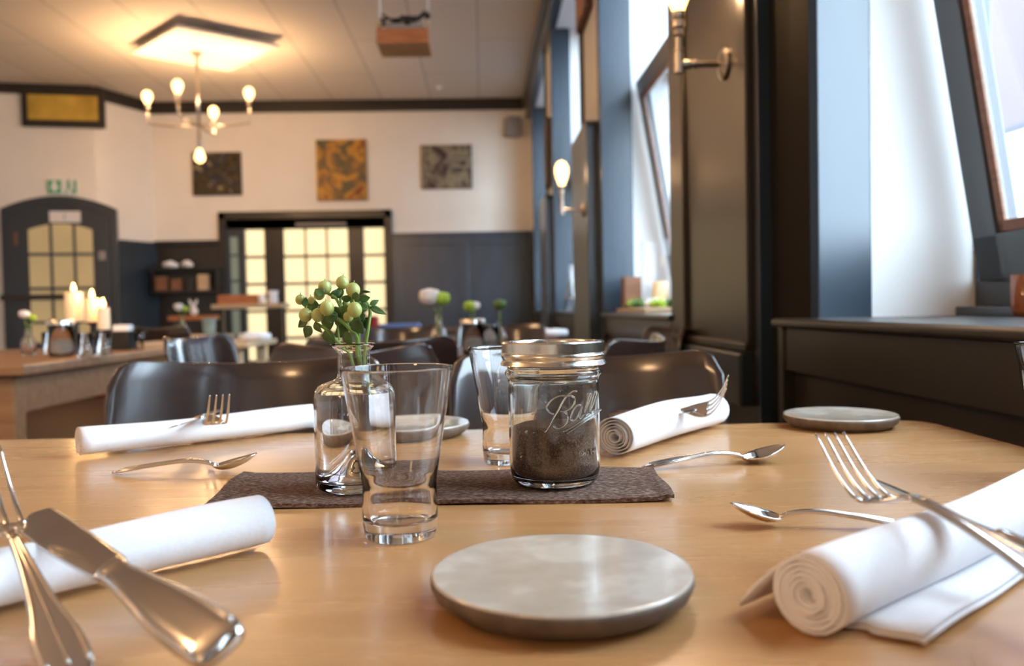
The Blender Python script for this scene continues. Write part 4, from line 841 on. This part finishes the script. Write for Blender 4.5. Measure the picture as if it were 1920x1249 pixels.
plain_jar('preserving jar without a lid beside the slim vase', Vector((oz(918, 655, TZ).x, 3.06, TZ)), .85, .05, 'jarc', False)
for i, (px, yy, lb) in enumerate([(1022, 4.6, 'white folded napkin on the farther dark table, left one'), (1040, 4.5, 'white folded napkin on the farther dark table, right one by the pier'), (800, 4.55, 'white folded napkin behind the white and lime blooms')]):
    x = oy(px, 620, yy).x; o = obj('napkin', MB().loft([(-.07, .02, .02, .018), (0, .025, .022, .021), (.07, .02, .02, .018)], 16), 'napkin', loc=(x, yy, TZ + .001), smooth=True); o.rotation_euler = (0, 0, .6 + i); tag(o, lb, 'napkin')
x = oy(750, 625, 6.9).x; tag(obj('folded_blanket', MB().box(-.17, .17, -.1, .1, 0, .05), 'bluecloth', loc=(x, 6.9, TZ + .0005), bevel=.02), 'blue folded cloth on the farthest dark table, right of the double door', 'blanket')
x = oy(686, 615, 6.8).x; tag(obj('folded_blanket', MB().box(-.1, .1, -.08, .08, 0, .12), 'red', loc=(x, 6.8, TZ + .0005), bevel=.02), 'dark red folded cloth just right of the berry sprig, by the double door', 'blanket')
# things on the pale tables
p = Vector((oy(478, 640, 4.85).x, 4.85, TZ)); o = obj('napkin', MB().loft([(-.09, .022, .022, .019), (-.03, .028, .026, .024), (.04, .028, .026, .024), (.09, .022, .022, .019)], 16), 'napkin', loc=(p.x, p.y, TZ + .002), smooth=True); o.rotation_euler = (0, 0, 1.5); tag(o, 'white rolled napkin on the pale table before the double door', 'napkin')
o = obj('napkin', MB().loft([(-.05, .02, .02, .02), (0, .03, .03, .03), (.05, .02, .02, .02)], 14), 'napkin', loc=(oy(345, 640, 6.35).x - .14, 6.35, TZ + .001), smooth=True); tag(o, 'crumpled white napkin beside the bud vase on the small pale table', 'napkin')
flower_vase('clear bud vase on the small pale table before the shelf corner', 'pale pink bud with green leaves on the small pale table', Vector((oy(342, 640, 6.4).x, 6.4, TZ)), [(-.02, .20, .035, 'flowerw'), (.03, .185, .025, 'flowerg')], .14, .035)
small_glass('greenish glass tumbler on the small pale table', Vector((-2.13, 6.5, TZ)), .10, .13, 'greenpane', 'glass', 'green_tumbler')
# high console with wooden box and jug before the double door
cn = thing('console_shelf', 'high narrow wooden console standing before the double door', 'console table', (oy(471, 575, 8.6).x, 8.6, 0)); cz = oy(471, 570, 8.6).z
obj('console_top', MB().box(-.36, .36, -.15, .15, cz - .045, cz), 'lightwood', cn, bevel=.003); 
for sx in (-1, 1): obj('leg', MB().box(sx * .30 - .02, sx * .30 + .02, -.02, .02, 0, cz - .045), 'paint_brown', cn)
tag(obj('wooden_box', MB().box(-.20, .20, -.09, .09, 0, .095), 'redwood', loc=(oy(450, 560, 8.6).x, 8.6, cz + .0005), bevel=.004), 'reddish wooden box on the high console', 'box')
jp = Vector((oy(512, 560, 8.55).x, 8.55, cz)); t = thing('milk_jug', 'white jug on the right end of the high console', 'jug', jp)
obj('body', MB().lathe([(.04, 0), (.05, .02), (.045, .09), (.055, .13), (.048, .13), (.04, .09), (.044, .01), (.001, .008)], n=24), 'white', t, smooth=True); obj('handle', MB().tube([(-.045, 0, .11), (-.085, 0, .10), (-.08, 0, .05), (-.045, 0, .03)], .007, 8), 'white', t, smooth=True)
small_glass('small cream cup between box and jug on the high console', Vector((oy(490, 560, 8.55).x, 8.55, cz)), .07, .10, 'whitecard', 'cup', 'cup')
# corner shelf on the wainscot
def zof(px, py, y): return oy(px, py, y).z
sh = thing('wall_shelf', 'dark wall shelf with two boards in the corner left of the double door', 'shelf', (oy(348, 500, 10.6).x, 10.77, 0))
for py in (502, 545): z = zof(348, py, 10.6); obj('shelf_board', MB().box(-.42, .42, -.24, 0, z - .03, z), 'paint_brown', sh, bevel=.003)
zA, zB = zof(348, 502, 10.6), zof(348, 545, 10.6)
for sx in (-.41, .39): obj('side_panel', MB().box(sx, sx + .02, -.22, 0, zB, zA - .03), 'paint_brown', sh)
for px, w_, h, m_, lb in [(303, .14, .18, 'beadbrown', 'brown tin on the lower wall shelf, leftmost'), (331, .13, .15, 'beadbrown', 'short brown tin on the lower wall shelf, second from the left'), (356, .12, .16, 'paint_brown', 'dark tin on the lower wall shelf, third from the left'), (381, .13, .20, 'lightwood', 'bright wooden box on the lower wall shelf, rightmost')]:
    tag(obj('storage_tin' if px < 370 else 'wooden_box', MB().box(-w_ / 2, w_ / 2, -.05, .05, 0, h), m_, loc=(oy(px, 530, 10.6).x, 10.62, zB + .0005), bevel=.006), lb, 'tin' if px < 370 else 'box')
for px, lb, a in [(318, 'white cloth heap on the top wall shelf, left of the other', .3), (349, 'white cloth heap on the top wall shelf, right of the other', -.3)]:
    o = obj('folded_cloth', MB().loft([(-.09, .02, .03, .02), (0, .06, .05, .045), (.10, .03, .04, .03)], 14), 'napkin', loc=(oy(px, 495, 10.6).x, 10.65, zA + .002), smooth=True); o.rotation_euler = (0, 0, 1.3 + a); tag(o, lb, 'cloth')
sb = thing('side_table', 'small side table with reddish plank top under the wall shelf', 'side table', (oy(368, 597, 9.8).x, 9.8, 0)); z = zof(368, 592, 9.8)
obj('plank_top', MB().box(-.27, .27, -.16, .16, z - .05, z), 'redwood', sb, bevel=.004)
for sx in (-1, 1):
    for sy in (-1, 1): obj('leg', MB().box(sx * .22 - .02, sx * .22 + .02, sy * .12 - .02, sy * .12 + .02, 0, z - .05), 'paint_brown', sb)
hr = thing('hare_figurine', 'white long-eared hare figurine on the reddish plank top', 'figurine', (oy(364, 590, 9.8).x, 9.8, z))
obj('body', MB().sphere((0, 0, .05), .045, 12, 1.1).sphere((0, -.02, .10), .028, 10), 'white', hr, smooth=True)
for sx in (-1, 1): obj('ear', MB().tube([(sx * .012, -.02, .115), (sx * .03, -.02, .15), (sx * .045, -.02, .19)], [.012, .015, .005], 10), 'white', hr, smooth=True)
# ------------------------------------------------------------------ things on the window sills
ty = thing('succulent_tray', 'wooden tray of small succulents on the second window sill', 'tray', (.86, 3.93, .8775))
obj('tray', MB().box(-.17, .14, -.40, .34, 0, .02), 'lightwood', ty, bevel=.004)
for i, (dx, dy, r) in enumerate([(-.10, .22, .045), (-.11, .05, .05), (-.08, -.15, .05), (-.02, .12, .04), (.03, -.05, .05), (.05, .2, .045), (-.09, -.30, .045), (.06, -.25, .05)]):
    b = MB()
    for q_ in range(11):
        a = q_ * 2.4; el = .25 + .09 * q_; d_ = Vector((math.cos(a) * math.cos(el), math.sin(a) * math.cos(el), math.sin(el))); c = Vector((dx, dy, .025)); b.tube([c, c + d_ * r * .6, c + d_ * r], [.004, .009, .002], 7)
    obj('succulent', b, ('flowerg', 'leaf', 'flowerw')[i % 3], ty, smooth=True)
lt = thing('glass_lantern', 'large glass cylinder with candle wax and a wooden block behind the succulents', 'lantern', (.88, 4.22, .896))
obj('glass_body', MB().lathe([(.095, 0), (.10, .01), (.10, .34)], n=40, caps=False), 'pane', lt, smooth=True)
obj('candle', MB().lathe([(.001, .0105), (.04, .0105), (.04, .13), (.001, .125)], n=24), 'wax', lt, smooth='auto')
lt.location = (.90, 4.17, .8982)
tag(obj('wooden_block', MB().box(-.045, .045, -.05, .05, 0, .16), 'beadbrown', loc=(.76, 4.22, .8982), bevel=.006), 'brown wooden block beside the glass cylinder on the second sill', 'block')
x = .80; bt = thing('bottle', 'clear tall-necked bottle on the third window sill', 'bottle', (.70, 6.55, .8775))
obj('glass_body', MB().lathe([(.001, .006), (.045, 0), (.05, .01), (.05, .12), (.03, .19), (.016, .26), (.015, .36), (.02, .37), (.014, .37), (.011, .36), (.012, .26), (.026, .19), (.046, .12), (.046, .014), (.001, .012)], n=28), 'glass', bt, smooth=True)
tag(obj('tea_light_holder', MB().lathe([(.001, .004), (.03, 0), (.034, .01), (.036, .075), (.032, .075), (.030, .014), (.001, .012)], n=24), mat('amber_tumbler', (.8, .30, .12), .1, trans=.7), loc=tuple(oz(1936, 592, .8775)), smooth=True), 'orange glass candle holder on the near sill, at the right edge of the picture', 'candle holder')
